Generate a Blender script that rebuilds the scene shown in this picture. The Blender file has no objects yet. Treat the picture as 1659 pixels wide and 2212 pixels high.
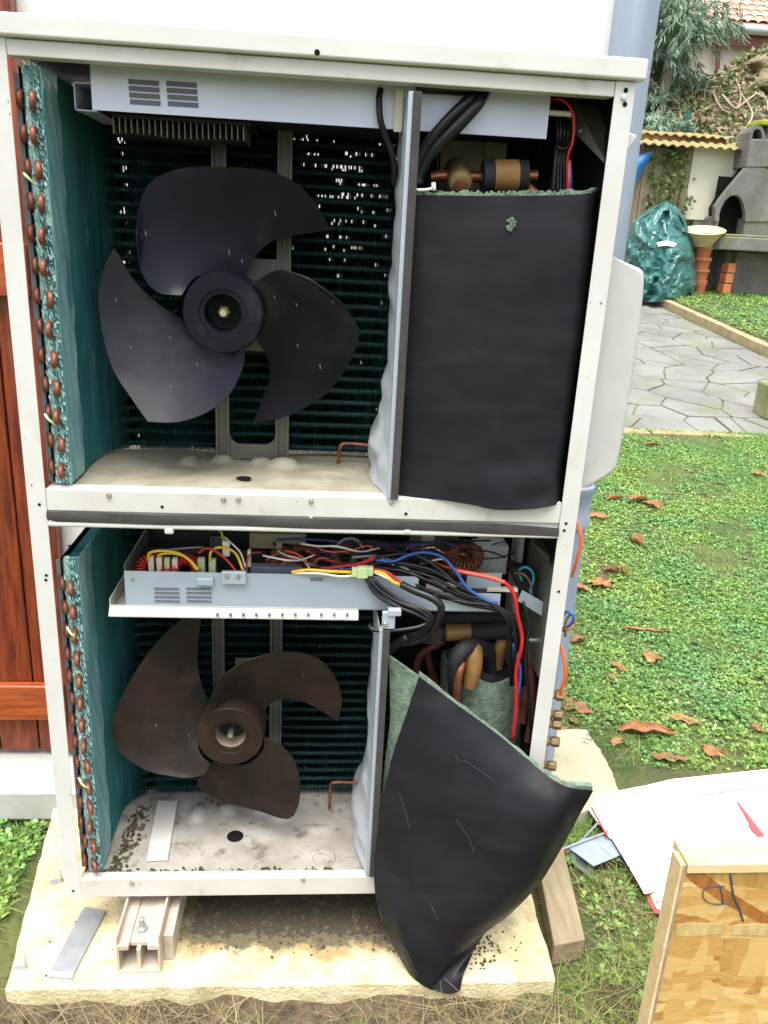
import bpy, math, random
import numpy as np
from mathutils import Vector, Matrix, noise as NZ
random.seed(7); np.random.seed(7)
S = bpy.context.scene
COL = S.collection
# ------------------------------------------------------------------ camera
CP = np.array([0.4897, -1.3369, 1.4010]); YAW, PIT, ROL, FOC = 0.08546, -0.32938, 0.05381, 1750.36
cy, sy, cp_, sp, cr, sr = math.cos(YAW), math.sin(YAW), math.cos(PIT), math.sin(PIT), math.cos(ROL), math.sin(ROL)
FW = np.array([sy*cp_, cy*cp_, sp]); _r = np.array([cy, -sy, 0.0]); _u = np.cross(_r, FW)
RT = cr*_r + sr*_u; UP = -sr*_r + cr*_u
cam = bpy.data.cameras.new('camera'); camo = bpy.data.objects.new('camera', cam); COL.objects.link(camo)
camo.matrix_world = Matrix([[RT[i], UP[i], -FW[i], CP[i]] for i in range(3)] + [[0, 0, 0, 1]])
cam.sensor_fit = 'VERTICAL'; cam.sensor_height = 24.0; cam.lens = 24.0*FOC/2212.0
cam.clip_start = 0.02; cam.clip_end = 500
S.camera = camo
# ------------------------------------------------------------------ sky, sun, exposure
W = bpy.data.worlds.new('World'); S.world = W; W.use_nodes = True
wn = W.node_tree; bgn = wn.nodes['Background']
sky = wn.nodes.new('ShaderNodeTexSky'); sky.sky_type = 'NISHITA'; sky.sun_disc = False
SUN_EL, SUN_AZ = math.radians(74), math.radians(200)      # azimuth clockwise from +Y
sky.sun_elevation = SUN_EL; sky.sun_rotation = SUN_AZ
sky.air_density = 1.2; sky.dust_density = 4.0; sky.ozone_density = 1.0
hs = wn.nodes.new('ShaderNodeHueSaturation'); hs.inputs['Saturation'].default_value = 0.45
wn.links.new(sky.outputs[0], hs.inputs['Color']); wn.links.new(hs.outputs[0], bgn.inputs[0])
bgn.inputs[1].default_value = 0.11
sl = bpy.data.lights.new('sun', 'SUN'); sl.energy = 1.5; sl.angle = math.radians(50); sl.color = (1, 0.965, 0.91)
so = bpy.data.objects.new('sun', sl); COL.objects.link(so)
sd = Vector((math.sin(SUN_AZ)*math.cos(SUN_EL), math.cos(SUN_AZ)*math.cos(SUN_EL), math.sin(SUN_EL)))
so.rotation_euler = sd.to_track_quat('Z', 'Y').to_euler()
S.view_settings.view_transform = 'Standard'; S.view_settings.look = 'None'
S.view_settings.exposure = 1.85; S.view_settings.gamma = 1.0; S.view_settings.use_curve_mapping = False

# ------------------------------------------------------------------ helpers
def ray(px, py): return FW*FOC + (px-829.5)*RT + (1106-py)*UP
def P(px, py, y):
    d = ray(px, py); t = (y-CP[1])/d[1]; return tuple(CP + t*d)
def PZ(px, py, z):
    d = ray(px, py); t = (z-CP[2])/d[2]; return tuple(CP + t*d)
def PX(px, py, x):
    d = ray(px, py); t = (x-CP[0])/d[0]; return tuple(CP + t*d)
G0 = -0.06
def gz(x, y): return G0 + 0.088*max(0.0, min(y, 11.5)-0.6)
def PG(px, py, lift=0.0):
    d = ray(px, py); d = d/np.linalg.norm(d); t = 0.5
    while t < 60:
        q = CP + t*d
        if q[2] <= gz(q[0], q[1])+lift: return tuple(q)
        t += 0.01
    return tuple(q)

class MB:
    def __init__(s): s.v = []; s.f = []
    def add(s, vs, fs):
        n = len(s.v); s.v += [tuple(v) for v in vs]; s.f += [tuple(n+i for i in f) for f in fs]; return s
    def box(s, x0, x1, y0, y1, z0, z1):
        return s.add([(x, y, z) for z in (z0, z1) for y in (y0, y1) for x in (x0, x1)],
                     [(0,2,3,1),(4,5,7,6),(0,1,5,4),(2,6,7,3),(0,4,6,2),(1,3,7,5)])
    def obox(s, c, ax, ay, az):      # oriented box, half vectors
        c, ax, ay, az = (np.array(q, float) for q in (c, ax, ay, az))
        return s.add([c+i*ax+j*ay+k*az for k in (-1,1) for j in (-1,1) for i in (-1,1)],
                     [(0,2,3,1),(4,5,7,6),(0,1,5,4),(2,6,7,3),(0,4,6,2),(1,3,7,5)])
    def prism(s, pts, off):          # planar polygon extruded by vector off
        n = len(pts); off = np.array(off, float)
        vs = [np.array(p, float) for p in pts]; vs += [v+off for v in vs[:n]]
        return s.add(vs, [tuple(range(n))[::-1], tuple(range(n, 2*n))] + [(i, (i+1) % n, n+(i+1) % n, n+i) for i in range(n)])
    def tube(s, pts, r, n=8, caps=True, smooth=4):
        pts = spline(pts, smooth) if smooth and len(pts) > 2 else [np.array(p, float) for p in pts]
        m = len(pts); rs = r if hasattr(r, '__len__') else [r]*m
        if len(rs) != m: rs = np.interp(np.linspace(0, 1, m), np.linspace(0, 1, len(rs)), rs)
        base = len(s.v); prev = None
        for i in range(m):
            t = pts[min(i+1, m-1)]-pts[max(i-1, 0)]; t = t/(np.linalg.norm(t)+1e-12)
            if prev is None:
                a = np.array([0, 0, 1.0]) if abs(t[2]) < 0.9 else np.array([1.0, 0, 0])
            else: a = prev
            b = a - t*(a@t); b /= (np.linalg.norm(b)+1e-12); prev = b; c = np.cross(t, b)
            for k in range(n):
                an = 2*math.pi*k/n; s.v.append(tuple(pts[i] + rs[i]*(math.cos(an)*b + math.sin(an)*c)))
        for i in range(m-1):
            for k in range(n):
                s.f.append((base+i*n+k, base+i*n+(k+1) % n, base+(i+1)*n+(k+1) % n, base+(i+1)*n+k))
        if caps: s.f.append(tuple(base+k for k in range(n))[::-1]); s.f.append(tuple(base+(m-1)*n+k for k in range(n)))
        return s
    def cyl(s, a, b, r, n=16, r2=None):
        return s.tube([a, b], [r, r if r2 is None else r2], n, True, 0)
    def lathe(s, c, axis, prof, n=32, e1=None):     # prof: (r, h) along axis
        c = np.array(c, float); ax = np.array(axis, float); ax /= np.linalg.norm(ax)
        a = np.array([1.0, 0, 0]) if abs(ax[0]) < .9 else np.array([0, 1.0, 0])
        b = a-ax*(a@ax); b /= np.linalg.norm(b); d = np.cross(ax, b); base = len(s.v); m = len(prof)
        for r, h in prof:
            for k in range(n):
                t = 2*math.pi*k/n; s.v.append(tuple(c+ax*h+max(r, 1e-4)*(math.cos(t)*b+math.sin(t)*d)))
        for i in range(m-1):
            for k in range(n): s.f.append((base+i*n+k, base+i*n+(k+1) % n, base+(i+1)*n+(k+1) % n, base+(i+1)*n+k))
        return s
    def grid(s, g):                  # g: array rows x cols x 3
        R_, C_ = len(g), len(g[0]); base = len(s.v)
        for row in g:
            for p in row: s.v.append(tuple(p))
        for i in range(R_-1):
            for j in range(C_-1):
                s.f.append((base+i*C_+j, base+i*C_+j+1, base+(i+1)*C_+j+1, base+(i+1)*C_+j))
        return s
    def slab(s, g, th, nrm=None):     # grid thickened along its normals
        g = np.array(g, float)
        if nrm is None:
            du = np.gradient(g, axis=1); dv = np.gradient(g, axis=0); nrm = np.cross(du, dv)
            nrm /= (np.linalg.norm(nrm, axis=2, keepdims=True)+1e-12)
        h = g + nrm*th; R_, C_ = g.shape[:2]; b0 = len(s.v); s.grid(g); b1 = len(s.v); s.grid(h[:, ::1])
        nf = (R_-1)*(C_-1); s.f[-nf:] = [q[::-1] for q in s.f[-nf:]]
        e = [(0, j) for j in range(C_)] + [(i, C_-1) for i in range(1, R_)] + [(R_-1, j) for j in range(C_-2, -1, -1)] + [(i, 0) for i in range(R_-2, -1, -1)]
        for (a, b) in zip(e[:-1], e[1:]):
            i0, i1 = a[0]*C_+a[1], b[0]*C_+b[1]; s.f.append((b0+i1, b0+i0, b1+i0, b1+i1))
        return s
    def build(s, name, mat, parent=None, smooth=False, bevel=0, angle=40, label=None, seg=2):
        me = bpy.data.meshes.new(name); me.from_pydata(s.v, [], s.f); me.validate()
        return link(name, me, mat, parent, smooth, bevel, angle, label, seg)

def link(name, me, mat, parent=None, smooth=False, bevel=0, angle=40, label=None, seg=2):
    if mat and not me.materials: me.materials.append(mat)
    o = bpy.data.objects.new(name, me); COL.objects.link(o)
    if parent is not None: o.parent = parent
    if smooth:
        me.polygons.foreach_set('use_smooth', [True]*len(me.polygons))
        if angle and angle < 180: me.set_sharp_from_angle(angle=math.radians(angle))
    if bevel:
        b = o.modifiers.new('bevel', 'BEVEL'); b.width = bevel; b.segments = seg; b.limit_method = 'ANGLE'; b.angle_limit = math.radians(35)
        if not smooth: me.polygons.foreach_set('use_smooth', [True]*len(me.polygons)); b.harden_normals = True
    if label: o['label'] = label
    return o
def npmesh(name, v, f):
    v = np.asarray(v, np.float32); f = np.asarray(f, np.int32); k = f.shape[1]
    me = bpy.data.meshes.new(name); me.vertices.add(len(v)); me.vertices.foreach_set('co', v.ravel())
    me.loops.add(f.size); me.loops.foreach_set('vertex_index', f.ravel())
    me.polygons.add(len(f)); me.polygons.foreach_set('loop_start', np.arange(0, f.size, k, dtype=np.int32)); me.polygons.foreach_set('loop_total', np.full(len(f), k, np.int32))
    me.update(calc_edges=True); return me
def tag(o, label=None, cat=None, group=None, kind=None):
    if label: o['label'] = label
    if cat: o['category'] = cat
    if group: o['group'] = group
    if kind: o['kind'] = kind
    return o
def empty(name, loc, label=None, cat=None, group=None, rz=0):
    o = bpy.data.objects.new(name, None); o.location = loc; o.rotation_euler.z = rz; o.empty_display_size = .05; COL.objects.link(o)
    return tag(o, label, cat, group)
def inv(o):                      # after parenting world-space meshes to a moved empty
    for c in COL.objects:
        if c.parent is o: c.location = Vector(c.location) - Vector(o.location)
def spline(pts, k=4):
    p = [np.array(q, float) for q in pts]; p = [2*p[0]-p[1]] + p + [2*p[-1]-p[-2]]; out = []
    for i in range(1, len(p)-2):
        for j in range(k):
            t = j/k; a, b, c, d = p[i-1:i+3]
            out.append(.5*((2*b)+(-a+c)*t+(2*a-5*b+4*c-d)*t*t+(-a+3*b-3*c+d)*t**3))
    out.append(p[-2]); return out
def refine(ctrl, kr=4, kc=4):
    rows = [np.array(spline(r, kc)) for r in ctrl]; cols = [spline([r[j] for r in rows], kr) for j in range(len(rows[0]))]
    return np.array(cols).transpose(1, 0, 2)

def mat(name, col, rough=.6, metal=0, col2=None, scale=8, amt=.5, bump=0, bscale=60, detail=5, stretch=(1,1,1), spec=.5,
        dirt=None, dscale=5, dlo=.55, dhi=.7, bdist=.002, island=0, trans=0, contrast=(.35,.65), bstretch=None):
    m = bpy.data.materials.new(name); m.use_nodes = True; nt = m.node_tree; N = nt.nodes; L = nt.links; b = N['Principled BSDF']
    b.inputs['Roughness'].default_value = rough; b.inputs['Metallic'].default_value = metal; b.inputs['Specular IOR Level'].default_value = spec
    tc = N.new('ShaderNodeTexCoord'); mp = N.new('ShaderNodeMapping'); mp.inputs['Scale'].default_value = stretch; L.new(tc.outputs['Object'], mp.inputs[0])
    c1 = N.new('ShaderNodeRGB'); c1.outputs[0].default_value = (*col, 1); out = c1.outputs[0]
    def mix(fac, a, bcol):
        x = N.new('ShaderNodeMix'); x.data_type = 'RGBA'; L.new(fac, x.inputs[0]); L.new(a, x.inputs[6])
        if isinstance(bcol, tuple): x.inputs[7].default_value = (*bcol, 1)
        else: L.new(bcol, x.inputs[7])
        return x.outputs[2]
    def noise(sc, lo, hi, mx=1.0, det=detail, vec=None, seed=0):
        n = N.new('ShaderNodeTexNoise'); n.inputs['Scale'].default_value = sc; n.inputs['Detail'].default_value = det; n.inputs['Roughness'].default_value = .62
        if seed:
            add = N.new('ShaderNodeVectorMath'); add.inputs[1].default_value = (seed, seed*1.7, seed*.3); L.new(mp.outputs[0], add.inputs[0]); L.new(add.outputs[0], n.inputs['Vector'])
        else: L.new(mp.outputs[0], n.inputs['Vector'])
        r = N.new('ShaderNodeMapRange'); r.inputs[1].default_value = lo; r.inputs[2].default_value = hi; r.inputs[4].default_value = mx; L.new(n.outputs[0], r.inputs[0])
        return r.outputs[0]
    if col2: out = mix(noise(scale, contrast[0], contrast[1], amt*2 if amt <= .5 else 1), out, tuple(col2))
    if island:
        g = N.new('ShaderNodeNewGeometry'); h = N.new('ShaderNodeHueSaturation')
        r = N.new('ShaderNodeMapRange'); r.inputs[3].default_value = 1-island; r.inputs[4].default_value = 1+island; L.new(g.outputs['Random Per Island'], r.inputs[0])
        L.new(r.outputs[0], h.inputs['Value']); L.new(out, h.inputs['Color'])
        r2 = N.new('ShaderNodeMapRange'); r2.inputs[3].default_value = .5-island*.05; r2.inputs[4].default_value = .5+island*.05
        mm = N.new('ShaderNodeMath'); mm.operation = 'FRACT'; m2 = N.new('ShaderNodeMath'); m2.operation = 'MULTIPLY'; m2.inputs[1].default_value = 17.3
        L.new(g.outputs['Random Per Island'], m2.inputs[0]); L.new(m2.outputs[0], mm.inputs[0]); L.new(mm.outputs[0], r2.inputs[0]); L.new(r2.outputs[0], h.inputs['Hue'])
        out = h.outputs[0]
    if dirt:
        out = mix(noise(dscale, dlo, dhi, .85, 8, seed=3.1), out, tuple(dirt))
    L.new(out, b.inputs['Base Color'])
    rr = N.new('ShaderNodeMapRange'); rn = N.new('ShaderNodeTexNoise'); rn.inputs['Scale'].default_value = 11; rn.inputs['Detail'].default_value = 4; L.new(mp.outputs[0], rn.inputs['Vector'])
    rr.inputs[1].default_value = .3; rr.inputs[2].default_value = .7; rr.inputs[3].default_value = max(.03, rough-.1); rr.inputs[4].default_value = min(1, rough+.1); L.new(rn.outputs[0], rr.inputs[0]); L.new(rr.outputs[0], b.inputs['Roughness'])
    if bump:
        n = N.new('ShaderNodeTexNoise'); n.inputs['Scale'].default_value = bscale; n.inputs['Detail'].default_value = 6
        if bstretch:
            mp2 = N.new('ShaderNodeMapping'); mp2.inputs['Scale'].default_value = bstretch; L.new(tc.outputs['Object'], mp2.inputs[0]); L.new(mp2.outputs[0], n.inputs['Vector'])
        else: L.new(mp.outputs[0], n.inputs['Vector'])
        bp = N.new('ShaderNodeBump'); bp.inputs['Strength'].default_value = bump; bp.inputs['Distance'].default_value = bdist; L.new(n.outputs[0], bp.inputs['Height']); L.new(bp.outputs[0], b.inputs['Normal'])
    if trans:
        t = N.new('ShaderNodeBsdfTranslucent'); ms = N.new('ShaderNodeMixShader'); ms.inputs[0].default_value = trans; L.new(out, t.inputs[0])
        L.new(b.outputs[0], ms.inputs[1]); L.new(t.outputs[0], ms.inputs[2]); L.new(ms.outputs[0], N['Material Output'].inputs[0])
    return m

M = {}
M['case'] = mat('painted casing', (.57,.565,.53), .42, 0, (.50,.49,.45), 6, .4, .15, 90, dirt=(.42,.38,.30), dscale=9, dlo=.62, dhi=.8, bdist=.0006)
M['rail'] = mat('painted rail', (.54,.53,.49), .45, 0, (.46,.44,.39), 7, .4, .15, 90, dirt=(.30,.26,.19), dscale=16, dlo=.6, dhi=.78, bdist=.0006)
M['pan'] = mat('weathered base pan', (.36,.34,.26), .6, 0, (.25,.23,.16), 14, .5, .35, 120, dirt=(.20,.17,.11), dscale=22, dlo=.56, dhi=.72, bdist=.001)
M['pan2'] = mat('dusty base pan', (.38,.36,.32), .65, 0, (.25,.23,.19), 12, .5, .5, 150, dirt=(.12,.10,.07), dscale=26, dlo=.56, dhi=.68, bdist=.0015)
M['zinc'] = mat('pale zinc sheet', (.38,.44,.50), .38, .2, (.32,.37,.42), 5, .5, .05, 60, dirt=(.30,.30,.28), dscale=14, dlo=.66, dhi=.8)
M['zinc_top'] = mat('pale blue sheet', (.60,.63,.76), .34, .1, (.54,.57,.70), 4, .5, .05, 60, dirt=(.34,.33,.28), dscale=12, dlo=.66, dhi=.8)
M['galv'] = mat('galvanised steel', (.42,.45,.47), .42, .6, (.30,.33,.35), 18, .5, .1, 90)
M['steel'] = mat('bright screw steel', (.55,.54,.5), .28, .9)
M['slot'] = mat('vent slot dark', (.13,.13,.17), .7)
M['hole'] = mat('hole black', (.008,.008,.008), .9, spec=.1)
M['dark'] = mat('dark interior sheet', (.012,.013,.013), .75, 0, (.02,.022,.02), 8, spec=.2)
M['bracket'] = mat('cast motor bracket', (.15,.155,.12), .5, .3, (.10,.105,.08), 15, .5, .1, 80)
M['cover'] = mat('grimy moulded cover', (.46,.46,.44), .45, 0, (.40,.395,.37), 7, .5, .2, 90, dirt=(.34,.32,.27), dscale=15, dlo=.56, dhi=.75, bdist=.0008)
M['strip'] = mat('foam strip', (.034,.029,.027), .85, 0, (.05,.044,.04), 20, .5, .3, 300)
M['rust'] = mat('rusty screw', (.22,.10,.05), .7, .3, (.38,.3,.22), 60)
M['fin'] = mat('teal coated fin', (.014,.085,.092), .42, .15, (.045,.185,.18), 9, .5, 0, dirt=(.16,.33,.31), dscale=30, dlo=.60, dhi=.72, stretch=(1,1,.25), island=.22)
M['tuberow'] = mat('dark teal tube row', (.008,.042,.045), .5, 0, (.018,.075,.077), 20, spec=.3)  # darker than the fins: dimness inside the coil put into the colour
M['fincore'] = mat('dark fin core', (.005,.014,.015), .8, spec=.1)  # near black: shade behind the tubes put into the colour
M['finlit'] = mat('lit fin face', (.12,.31,.32), .35, .15, (.30,.48,.47), 16, .5, .3, 120, stretch=(1,1,.25), dirt=(.03,.11,.12), dscale=22, dlo=.55, dhi=.7)  # paler teal: daylight on the front of the coil painted into the colour
M['liner'] = mat('pale crumpled sheet', (.48,.51,.54), .45, .1, (.40,.43,.46), 9, .5, .2, 40, dirt=(.30,.28,.22), dscale=12, dlo=.62, dhi=.78)
M['finend'] = mat('crinkled fin edge', (.17,.36,.33), .35, .2, (.42,.60,.55), 45, .5, 0, stretch=(1,1,.4), island=.35)
M['copper'] = mat('oxidised copper', (.27,.095,.05), .45, .4, (.11,.038,.024), 55, .5, .1, 150)
M['copper2'] = mat('bright copper', (.32,.12,.055), .4, .6, (.17,.06,.03), 30)
M['fan1'] = mat('dark blue grey plastic', (.0035,.0035,.0075), .38, 0, (.008,.008,.0155), 5, .5, .12, 200, dirt=(.034,.032,.042), dscale=9, dlo=.55, dhi=.85, bdist=.0005, spec=.20)
M['fan2'] = mat('brown dusty plastic', (.010,.0075,.0062), .5, 0, (.026,.0165,.0115), 6, .5, .12, 200, dirt=(.055,.036,.023), dscale=13, dlo=.50, dhi=.85, bdist=.0005, spec=.18)
M['dust'] = mat('dusty inner hub', (.22,.175,.13), .8)
M['brass'] = mat('brass', (.26,.18,.08), .42, .6, (.18,.12,.05), 40)
M['skin'] = mat('black rubber sheet', (.0062,.0062,.0092), .52, 0, (.0082,.0082,.0118), 9, .5, .3, 260, spec=.24, stretch=(.5,.5,2), dirt=(.017,.017,.020), dscale=14, dlo=.52, dhi=.82, bdist=.0006)
M['felt'] = mat('pale green felt', (.10,.15,.11), .95, 0, (.19,.245,.18), 60, .5, .9, 220, bdist=.003, dirt=(.06,.10,.07), dscale=70, dlo=.5, dhi=.68)
M['black'] = mat('black cable sheath', (.006,.006,.007), .36, 0, (.01,.01,.012), 30, spec=.4)
M['blackfoam'] = mat('black pipe foam', (.006,.006,.007), .8, 0, None, bump=.3, bscale=150)
M['tape'] = mat('tan tape', (.24,.125,.033), .6, 0, (.14,.07,.018), 14, .5, .2, 60)
M['tan'] = mat('buff card', (.26,.22,.13), .8, 0, (.18,.15,.09), 10)
for n_, c_ in dict(red=(.45,.015,.014), salmon=(.75,.13,.09), blue=(.025,.09,.32), yellow=(.72,.46,.02), white=(.68,.66,.62), orange=(.72,.11,.02), brown=(.20,.08,.045), teal=(.02,.28,.36), grey=(.22,.21,.22), green=(.04,.30,.10), darkblue=(.02,.04,.16)).items():
    M['w_'+n_] = mat(n_+' wire sheath', c_, .38)
M['conn'] = mat('pale green connector', (.45,.55,.28), .4)
M['cream'] = mat('cream plastic', (.62,.57,.44), .45)
M['pcb'] = mat('dark circuit board', (.03,.06,.035), .5, 0, (.05,.045,.02), 60)
M['render'] = mat('white wall render', (.86,.85,.81), .85, 0, (.82,.81,.77), 3, .5, .25, 160)
M['wood'] = mat('varnished red wood', (.24,.042,.011), .38, 0, (.08,.013,.006), 12, .5, .2, 60, stretch=(7,7,.6), dirt=(.42,.10,.022), dscale=7, dlo=.55, dhi=.78)  # bright orange patches are painted highlights on the varnish
M['woodrail'] = mat('varnished rail wood', (.42,.090,.02), .40, 0, (.22,.040,.012), 12, .5, .2, 60, stretch=(.7,7,8), dirt=(.55,.2,.07), dscale=8, dlo=.60, dhi=.78)
M['pipe'] = mat('blue grey pipe', (.20,.245,.32), .5, 0, (.26,.30,.37), 20, .5, .15, 60, stretch=(1,1,.15), dirt=(.50,.52,.55), dscale=40, dlo=.70, dhi=.76, bdist=.0006)
M['concrete'] = mat('pale yellow concrete', (.50,.42,.22), .9, 0, (.66,.58,.37), 10, .5, .9, 130, dirt=(.30,.245,.13), dscale=26, dlo=.50, dhi=.74, bdist=.004)
M['concrete2'] = mat('grey yellow concrete', (.34,.31,.20), .9, 0, (.44,.39,.27), 9, .5, .6, 110, dirt=(.24,.22,.14), dscale=18, dlo=.6, dhi=.8, bdist=.002)
M['soil'] = mat('garden soil', (.045,.030,.018), .95, 0, (.135,.095,.055), 30, .5, .9, 70, bdist=.02, dirt=(.06,.10,.02), dscale=4, dlo=.5, dhi=.7)
M['ground'] = mat('mossy lawn soil', (.045,.075,.02), .95, 0, (.11,.12,.035), 4, .5, .9, 45, bdist=.03, dirt=(.085,.062,.036), dscale=5, dlo=.50, dhi=.64)
M['clover'] = mat('clover leaf', (.12,.29,.10), .42, 0, (.26,.38,.075), 3, .5, island=.5, trans=.25)
M['grass'] = mat('lawn grass', (.12,.30,.05), .55, 0, (.27,.35,.08), 2.5, .5, island=.4, trans=.25)
M['straw'] = mat('dry grass', (.34,.28,.14), .8, 0, (.24,.18,.08), 8, .5, island=.35, trans=.2)
M['deadleaf'] = mat('dead brown leaf', (.40,.155,.05), .65, 0, (.19,.065,.025), 25, .5, .5, 60, dirt=(.36,.17,.08), dscale=14, dlo=.55, dhi=.7, bdist=.003)
M['timber'] = mat('weathered timber', (.33,.27,.165), .85, 0, (.22,.175,.10), 10, .5, .5, 70, stretch=(5,.7,5), dirt=(.14,.11,.07), dscale=20, dlo=.62, dhi=.75)
M['paper'] = mat('white paper', (.86,.86,.87), .6)
M['paper2'] = mat('greyish paper', (.70,.70,.74), .6)
M['folder'] = mat('red folder card', (.62,.06,.07), .5)
M['ink'] = mat('ink', (.05,.05,.08), .6)
M['greyprint'] = mat('grey violet print', (.35,.33,.42), .6)
M['pine'] = mat('pale pine batten', (.66,.52,.29), .6, 0, (.56,.40,.18), 10, .5, .15, 60, stretch=(.6,6,6))
M['foot'] = mat('beige plastic foot', (.52,.45,.37), .5, 0, (.42,.35,.27), 12, .5, .1, 60, dirt=(.25,.2,.14), dscale=22, dlo=.62, dhi=.75)
M['flag'] = mat('slate flagstone', (.13,.128,.118), .6, 0, (.20,.198,.18), 1.7, .5, .5, 30, dirt=(.13,.135,.065), dscale=3, dlo=.50, dhi=.70, bdist=.006, island=0)
M['joint'] = mat('mossy joint', (.16,.155,.10), .95, 0, (.12,.15,.05), 4, .5, .6, 40, bdist=.01)
M['kerb'] = mat('ochre kerb concrete', (.36,.27,.15), .9, 0, (.24,.19,.10), 8, .5, .5, 60, dirt=(.12,.14,.04), dscale=9, dlo=.55, dhi=.75)
M['moss'] = mat('mossy block', (.13,.16,.035), .95, 0, (.26,.24,.13), 9, .5, .8, 60, bdist=.01)
M['scratch'] = mat('scratch grey', (.07,.07,.075), .8)
M['fleck'] = mat('water fleck', (.30,.30,.33), .3)

# OSB flakes: voronoi cells of many warm tones, stretched and domain-rotated
def osb():
    m = bpy.data.materials.new('oriented strand board'); m.use_nodes = True; nt = m.node_tree; N = nt.nodes; L = nt.links; b = N['Principled BSDF']
    tc = N.new('ShaderNodeTexCoord')
    def layer(rot, sc, scale):
        mp = N.new('ShaderNodeMapping'); mp.inputs['Rotation'].default_value = (0, rot, 0); mp.inputs['Scale'].default_value = sc; dn = N.new('ShaderNodeTexNoise'); dn.inputs['Scale'].default_value = 14; dn.inputs['Detail'].default_value = 5; L.new(tc.outputs['Object'], dn.inputs['Vector'])
        dm = N.new('ShaderNodeVectorMath'); dm.operation = 'MULTIPLY_ADD'; dm.inputs[1].default_value = (.035,)*3; L.new(dn.outputs['Color'], dm.inputs[0]); L.new(tc.outputs['Object'], dm.inputs[2]); L.new(dm.outputs[0], mp.inputs[0])
        v = N.new('ShaderNodeTexVoronoi'); v.inputs['Scale'].default_value = scale; v.inputs['Randomness'].default_value = 1; L.new(mp.outputs[0], v.inputs['Vector'])
        return v, mp
    a, mpa = layer(.5, (1, .2, 4.6), 8); c, _ = layer(-.9, (4.2, .2, 1), 9); d, _ = layer(1.25, (1, .2, 4.4), 8)
    ra = N.new('ShaderNodeValToRGB'); e = ra.color_ramp.elements
    e[0].position = 0; e[0].color = (.28,.115,.022,1); e[1].position = 1; e[1].color = (.60,.43,.18,1)
    for p_, c_ in ((.25,(.47,.28,.08,1)), (.5,(.54,.355,.13,1)), (.75,(.42,.225,.055,1))):
        q = e.new(p_); q.color = c_
    def sel(v):
        s = N.new('ShaderNodeSeparateColor'); L.new(v.outputs['Color'], s.inputs[0]); return s.outputs
    A, C_, D_ = sel(a), sel(c), sel(d)
    g = N.new('ShaderNodeMath'); g.operation = 'GREATER_THAN'; g.inputs[1].default_value = .55; L.new(A[1], g.inputs[0])
    g2 = N.new('ShaderNodeMath'); g2.operation = 'GREATER_THAN'; g2.inputs[1].default_value = .6; L.new(C_[1], g2.inputs[0])
    m1 = N.new('ShaderNodeMix'); L.new(g.outputs[0], m1.inputs[0]); L.new(A[0], m1.inputs[2]); L.new(C_[0], m1.inputs[3])
    m2 = N.new('ShaderNodeMix'); L.new(g2.outputs[0], m2.inputs[0]); L.new(m1.outputs[0], m2.inputs[2]); L.new(D_[0], m2.inputs[3])
    n = N.new('ShaderNodeTexNoise'); n.inputs['Scale'].default_value = 30; n.inputs['Detail'].default_value = 8; n.inputs['Distortion'].default_value = .8; L.new(mpa.outputs[0], n.inputs['Vector'])
    ad = N.new('ShaderNodeMath'); ad.operation = 'MULTIPLY_ADD'; ad.inputs[1].default_value = .55; ad.inputs[2].default_value = -.27; L.new(n.outputs[0], ad.inputs[0])
    a2 = N.new('ShaderNodeMath'); a2.operation = 'ADD'; L.new(m2.outputs[0], a2.inputs[0]); L.new(ad.outputs[0], a2.inputs[1])
    L.new(a2.outputs[0], ra.inputs[0]); L.new(ra.outputs[0], b.inputs['Base Color']); b.inputs['Roughness'].default_value = .55
    bp = N.new('ShaderNodeBump'); bp.inputs['Strength'].default_value = .4; bp.inputs['Distance'].default_value = .002; L.new(a2.outputs[0], bp.inputs['Height']); L.new(bp.outputs[0], b.inputs['Normal'])
    return m
M['osb'] = osb()
def dupe(o, loc=None, parent=None):
    c = o.copy(); COL.objects.link(c)
    if parent is not None: c.parent = parent
    if loc is not None: c.location = loc
    return c

# ================================================================== SETTING
# ground sheet: fine near, coarse to the horizon
def ground():
    xs = np.unique(np.concatenate([np.linspace(-200,-6,12), np.linspace(-6,-1,12), np.linspace(-1,4,110), np.linspace(4,12,40), np.linspace(12,200,14)]))
    ys = np.unique(np.concatenate([np.linspace(-60,-2,10), np.linspace(-2,-.6,15), np.linspace(-.6,4,110), np.linspace(4,12,40), np.linspace(12,300,14)]))
    X, Y = np.meshgrid(xs, ys); Z = G0 + .088*np.maximum(0, np.minimum(Y, 11.5)-.6)
    Z = Z + .006*np.sin(X*9+Y*4)*np.cos(Y*11-X*3) + .004*np.sin(X*31+1)*np.sin(Y*27)
    Z -= .03*((Y > 3.95) & (Y < 10.2) & (X < 5.0))
    Z += .085*np.clip((X-4.98)/.05, 0, 1)*(Y > 3.9)*(Y < 30)
    R_, C_ = X.shape; v = np.stack([X, Y, Z], -1).reshape(-1, 3); i = np.arange(R_-1)[:, None]*C_+np.arange(C_-1)
    f = np.stack([i, i+1, i+C_+1, i+C_], -1).reshape(-1, 4); me = npmesh('lawn', v, f)
    o = link('lawn', me, M['ground'], smooth=True, angle=0); tag(o, kind='structure')
ground()

# house wall
wall = MB().box(-4, -.135, .56, .80, -.3, 3.2).box(-.135, 1.105, .56, .80, -.3, 3.2).build('house_wall', M['render'])
wall2 = None
tag(wall, 'white rendered house wall behind the tall machine', 'wall')
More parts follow.
